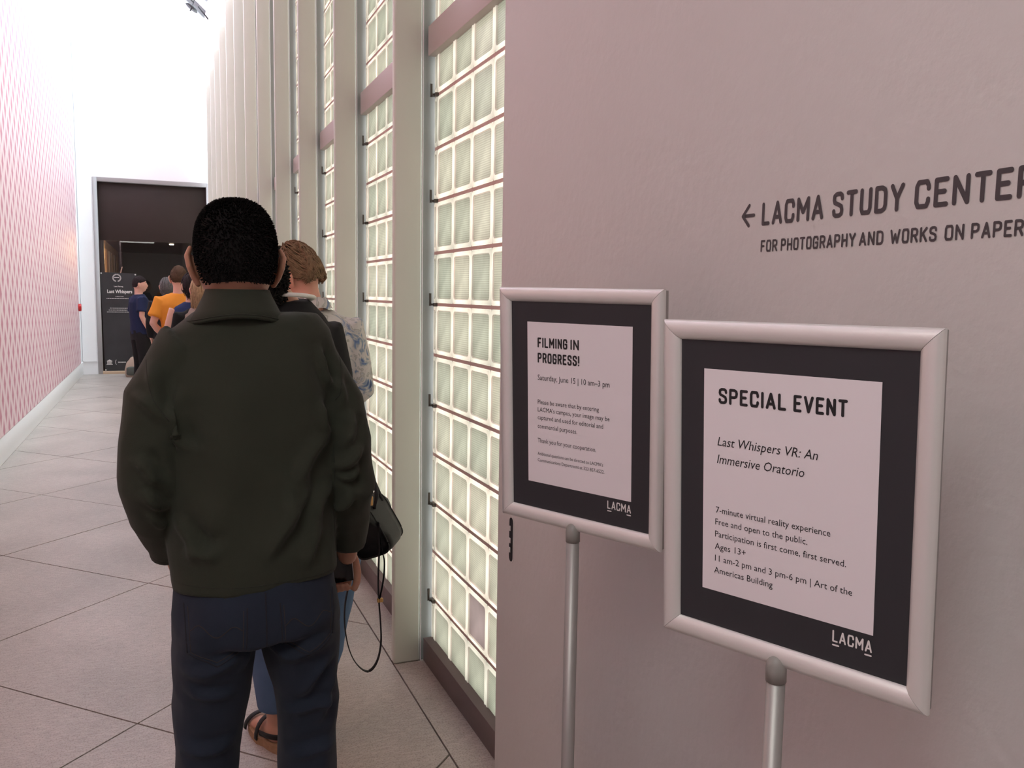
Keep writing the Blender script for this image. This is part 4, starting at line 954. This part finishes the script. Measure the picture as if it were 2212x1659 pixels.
# --- woman with curly black hair just ahead, hidden behind the man
cw = Person('woman with curly black hair, black top and jeans, just ahead of the nearest man', (.375, 2.87, 0), .25, 1.80, sk_mid, w=.78, voxel=.011, head_off=(-.095, .0, -.095), head=(.3, -.1, 0),
    arms=dict(R=[(.125, 0, 1.365), (.180, .0, 1.12), (.215, .10, .93)]),
    legs=dict(R=[(.160, -.03, .84), (.135, -.02, .47), (.065, .0, .085)], L=[(-.085, 0, .86), (-.055, .02, .47), (-.035, .03, .085)]))
cw.top('black_top', blk, .016, .90, seed=4); cw.bottoms('jeans', denim_l, .012, ankle=.13, wide=(.014, .006, 0), seed=5, amp=.004)
cw.hair('curly', h_black, 900, .0036, seed=9)
cw.put('collar', *tube(spline([(-.075, -.03, 1.475), (-.04, -.075, 1.488), (.02, -.078, 1.488), (.075, -.04, 1.482), (.08, .02, 1.47)], 6), .014, 10, flat=.5), sole_w)
for k_ in 'RL':
    c = cw.L[k_][2]; s_ = 1 if k_ == 'R' else -1
    pts = [(c.x + s_ * .005 + math.sin(a) * (.050 if math.cos(a) > -.2 else .040), c.y + .055 + math.cos(a) * .140) for a in np.linspace(0, 2 * math.pi, 26, endpoint=False)][::-1]; n = 26
    sd = cw.put('sandal', [(x, y, .0) for x, y in pts] + [(x, y, .026) for x, y in pts], [tuple(range(n)), tuple(range(2 * n - 1, n - 1, -1))][::-1] + [(i, n + i, n + (i + 1) % n, (i + 1) % n)[::-1] for i in range(n)], cork, False)
    for yy, hh, ww in ((.04, .088, .050), (.13, .062, .054)):
        st = cw.put('strap', *tube([(c.x + s_ * .005 + ww * math.cos(a), c.y + yy, .016 + (hh - .016) * math.sin(a)) for a in np.linspace(0, math.pi, 14)], .0035, 8, up=(0, 1, 0), flat=3.6), leather); st.parent = sd
    st = cw.put('strap', *tube(spline([(c.x + .046, c.y + .03, .04), (c.x + .036, c.y - .045, .055), (c.x, c.y - .085, .06), (c.x - .036, c.y - .045, .055), (c.x - .046, c.y + .03, .04)], 6), .003, 8, up=(0, 0, 1), flat=3.2), leather); st.parent = sd

# --- her black handbag
hb = empty('handbag', at(808, 1132, 2.60)); tag(hb, 'black leather handbag with gold fittings hanging beside the near man\'s elbow', 'handbag')
HM = (Matrix.Rotation(R_(-28), 4, 'Z') @ Matrix.Rotation(R_(-20), 4, 'Y') @ Matrix.Scale(.9, 4)).to_4x4()
def hbp(name, V, F, mat, smooth=True):
    o = mesh_obj(name, [HM @ Vector(v) for v in V], F, mat, hb, smooth); return o
sec = [((0, y, z0), a, b_) for y, z0, a, b_ in ((-.105, -.004, .056, .080), (-.100, 0, .062, .090), (-.05, 0, .066, .096), (.05, 0, .066, .096), (.100, 0, .062, .090), (.105, -.004, .056, .080))]
V, F = loft(sec, 40, cap='flat', power=4.5); V = [Vector((v.x * (1.06 - .55 * max(0, (v.z + .09)) / .18), v.y, v.z)) for v in V]; hbp('body', V, F, leather)
for y in (-.099, .099):
    ring = [Vector((.0622 * math.copysign(abs(math.cos(a)) ** .44, math.cos(a)), y, .0905 * math.copysign(abs(math.sin(a)) ** .44, math.sin(a)))) for a in np.linspace(0, 2 * math.pi, 41)]
    ring = [Vector((v.x * (1.06 - .55 * max(0, (v.z + .09)) / .18), v.y, v.z)) for v in ring]; V, F = tube(ring, .003, 6); hbp('piping', V, F, leather)
V, F = tube([(0, -.11, .099), (0, .11, .099)], .0035, 6); hbp('zip', V, F, gold)
for y, z in ((-.06, .075), (.06, .075)):
    V, F = tube([Vector((-.050, y + .012 * math.cos(a), z + .012 * math.sin(a))) for a in np.linspace(0, 2 * math.pi, 17)], .0022, 6); hbp('ring', V, F, gold)
V, F = tube([Vector((.0, -.128 + .0, .060)) + Vector((.014 * math.cos(a), 0, .014 * math.sin(a))) for a in np.linspace(0, 2 * math.pi, 17)], .003, 6, up=(0, 1, 0)); hbp('ring', V, F, gold)
V, F = tube([(0, -.12, .099), (.0, -.135, .098), (.012, -.15, .088)], .004, 6); hbp('zip_pull', V, F, gold)
hbo = at(808, 1132, 2.60)
for dx in (-.014, .03):
    pts = spline([HM @ Vector((dx * 1.3, -.06, .06)), at(792, 1062, 2.56) - hbo + Vector((dx, 0, 0)), at(778, 1000, 2.60) - hbo + Vector((dx, .02, 0)), at(776, 1005, 2.66) - hbo + Vector((dx, .03, 0)), HM @ Vector((dx * 1.3, .06, .06))], 8)
    V, F = tube(pts, .0065, 8, flat=.6); mesh_obj('handle', [tuple(v) for v in V], F, leather, hb, True)
sp1 = [at(x, y, 2.50) - hbo for x, y in ((818, 1128), (819, 1190), (817, 1250), (818, 1292), (822, 1345), (823, 1385), (818, 1418), (808, 1440), (795, 1450), (780, 1444), (764, 1425), (752, 1395), (745, 1355), (745, 1310), (752, 1270), (762, 1235), (768, 1200))]
V, F = tube(spline(sp1, 6), .0095, 8, up=(1, 0, 0), flat=.18); mesh_obj('shoulder_strap', [tuple(v) for v in V], F, leather, hb, True)
sp2 = [at(x, y, 2.50) - hbo for x, y in ((818, 1128), (824, 1185), (830, 1210), (829, 1245), (822, 1285), (818, 1294))]
V, F = tube(spline(sp2, 6), .008, 8, up=(1, 0, 0), flat=.2); mesh_obj('strap_tail', [tuple(v) for v in V], F, leather, hb, True)
p = at(820, 1296, 2.50) - hbo; MB().box((p.x - .008, p.y - .008, p.z - .006), (p.x + .010, p.y + .004, p.z + .006)).obj('buckle', gold, hb, bevel=.002)
p = at(801, 1082, 2.50) - hbo; MB().box((p.x - .006, p.y - .006, p.z - .014), (p.x + .006, p.y + .002, p.z + .014)).obj('buckle', gold, hb, bevel=.002)

# --- person in the flowered shirt
m = M['floral'] = new_mat('flowered_shirt', (.5, .48, .47), .8, bump=.2, bscale=700)
N, L, b = nodes(m); tc = N.new('ShaderNodeTexCoord'); nz = N.new('ShaderNodeTexNoise'); nz.inputs['Scale'].default_value = 13; nz.inputs['Detail'].default_value = 3; nz.inputs['Distortion'].default_value = 1.6; L.new(tc.outputs['Object'], nz.inputs[0])
cr = N.new('ShaderNodeValToRGB'); e = cr.color_ramp.elements; e[0].position = .30; e[0].color = (.035, .05, .11, 1); e[1].position = .36; e[1].color = (.13, .19, .34, 1)
for p_, c_ in ((.41, (.26, .29, .32)), (.45, (.50, .46, .44)), (.56, (.54, .50, .48)), (.60, (.30, .29, .26)), (.64, (.48, .45, .43)), (.72, (.17, .22, .33))): x_ = cr.color_ramp.elements.new(p_); x_.color = (*c_, 1)
L.new(nz.outputs[0], cr.inputs[0]); L.new(cr.outputs[0], b.inputs['Base Color'])
fp = Person('person with wavy sandy hair in a grey and blue flowered shirt by the glass wall', (.565, 3.62, 0), .12, 1.745, sk_pink, w=1.02, voxel=.010, head_off=(.01, .01, 0), head=(.8, -.42, 0), belly=.01, legs=dict(R=[(.05, 0, .88), (.01, .01, .48), (-.02, -.01, .085)], L=[(-.10, 0, .88), (-.16, .01, .48), (-.20, -.01, .085)]),
    arms=dict(R=[(.165, 0, 1.40), (.215, -.02, 1.13), (.17, .17, 1.04)], L=[(-.165, 0, 1.40), (-.215, -.02, 1.13), (-.15, .18, 1.06)]))
fp.top('flowered_shirt', M['floral'], .018, .84, seed=6, amp=.005, scale=(8, 8, 3), ridges=[(.10, 1.36, .12, 1.12, .014, .008), (.04, 1.34, .03, 1.1, .012, .006), (-.05, 1.34, -.03, 1.1, .012, .005)])
rings = [(.060, .062, 1.500), (.064, .066, 1.522), (.070, .072, 1.524), (.086, .084, 1.502), (.098, .090, 1.480)]; Vc = []; Fc = []; n = 30
for i, (a, b_, z) in enumerate(rings):
    for k in range(n): th = math.radians(-230 + 280 * k / (n - 1)); Vc.append((.004 + math.cos(th) * a, -.006 + math.sin(th) * b_, z - .014 * max(0, math.sin(th)) + .003 * math.sin(th * 9)))
for r_ in range(len(rings) - 1):
    for k in range(n - 1): Fc.append((r_ * n + k, r_ * n + k + 1, (r_ + 1) * n + k + 1, (r_ + 1) * n + k))
fp.put('collar', Vc, Fc, M['floral'])
fp.bottoms('trousers', blk, .014); fp.shoes(leather, sole_w); fp.hair('wavy', h_sandy, 2600, .0030, seed=12)

# --- the queue near the doorway
bw = Person('blonde woman in a taupe vest over black sleeves, seen past the near man\'s left shoulder', (.315, 7.5, 0), -.05, 1.66, sk_pale, w=1.0, voxel=.012, head_off=(.0, 0, 0), head=(.1, -.05, 0))
bw.top('black_top', blk, .012, .90, seed=2); bw.top('vest', taupe, .022, .86, sleeve='none', seed=7); bw.bottoms('trousers', blk); bw.shoes(blk, sole_w); bw.hair('long', h_blond, 500, .005, seed=21)
dw = Person('woman with straight dark hair in a sleeveless navy dress beside the orange T-shirt', (.275, 8.5, 0), .0, 1.70, sk_pale, w=1.0, voxel=.012, head=(.25, -.05, 0),
    arms=dict(L=[(-.165, 0, 1.40), (-.240, -.03, 1.15), (-.235, .05, .92)]))
dw.top('navy_dress', navy2, .013, .55, sleeve='none', hemw=1.15, seed=8); dw.shoes(blk, blk); dw.hair('bob', h_dark, 500, .005, seed=22)
om = Person('man in an orange T-shirt with hand on hip, standing in the queue before the doorway', (.185, 9.5, 0), -.12, 1.79, sk_pale, w=1.06, voxel=.012, head=(.15, -.03, 0),
    arms=dict(L=[(-.175, 0, 1.40), (-.245, -.06, 1.17), (-.130, .06, 1.00)]))
om.top('orange_t_shirt', orange, .015, .90, sleeve='short', seed=9, amp=.004); om.bottoms('trousers', blk); om.shoes(blk, sole_w); om.hair('short', h_brown, 900, .004, grow=1.08, seed=23)
gw = Person('person with wavy grey hair dressed in black, between the navy shirt and the orange shirt', (.085, 12.0, 0), .0, 1.70, sk_pale, w=.98, voxel=.014, arms=dict(L=[(-.165, 0, 1.40), (-.215, -.02, 1.16), (-.205, .06, .96)]))
gw.top('black_top', blk, .014, .88, seed=10); gw.bottoms('trousers', blk); gw.shoes(blk, blk); gw.hair('bob', h_grey, 400, .006, seed=24)
nm_ = Person('man with short dark hair in a navy polo shirt facing right, beside the black banner', (-.285, 14.0, 0), R_(-68), 1.74, sk_pale, w=1.02, voxel=.012, head=(-.25, 0, 0), belly=.02,
    arms=dict(R=[(.165, -.02, 1.40), (.205, -.05, 1.15), (.215, .05, .92)]))
nm_.top('navy_polo_shirt', navy, .018, .88, sleeve='short', seed=11, amp=.004); nm_.bottoms('trousers', blk, .016); nm_.shoes(blk, blk); nm_.hair('short', h_dark, 700, .004, grow=1.06, seed=25)
# --- bag at the foot of the banner
bg = empty('backpack', (-.47, 16.55, 0)); tag(bg, 'small beige and grey backpack on the floor at the foot of the banner', 'backpack')
V, F = loft([((0, 0, .03), .13, .09), ((0, 0, .12), .14, .10), ((.01, 0, .24), .12, .085), ((.02, 0, .30), .08, .06)], 20); mesh_obj('body', V, F, cloth('beige_canvas', (.42, .32, .26)), bg, True)
V, F = loft([((-.02, -.085, .06), .09, .03), ((-.02, -.09, .16), .09, .03)], 14); mesh_obj('pocket', V, F, trousers_g, bg, True)
V, F = tube(spline([(-.03, 0, .30), (.0, 0, .37), (.04, 0, .30)], 6), .010, 8); mesh_obj('strap', [tuple(v) for v in V], F, trousers_g, bg, True)
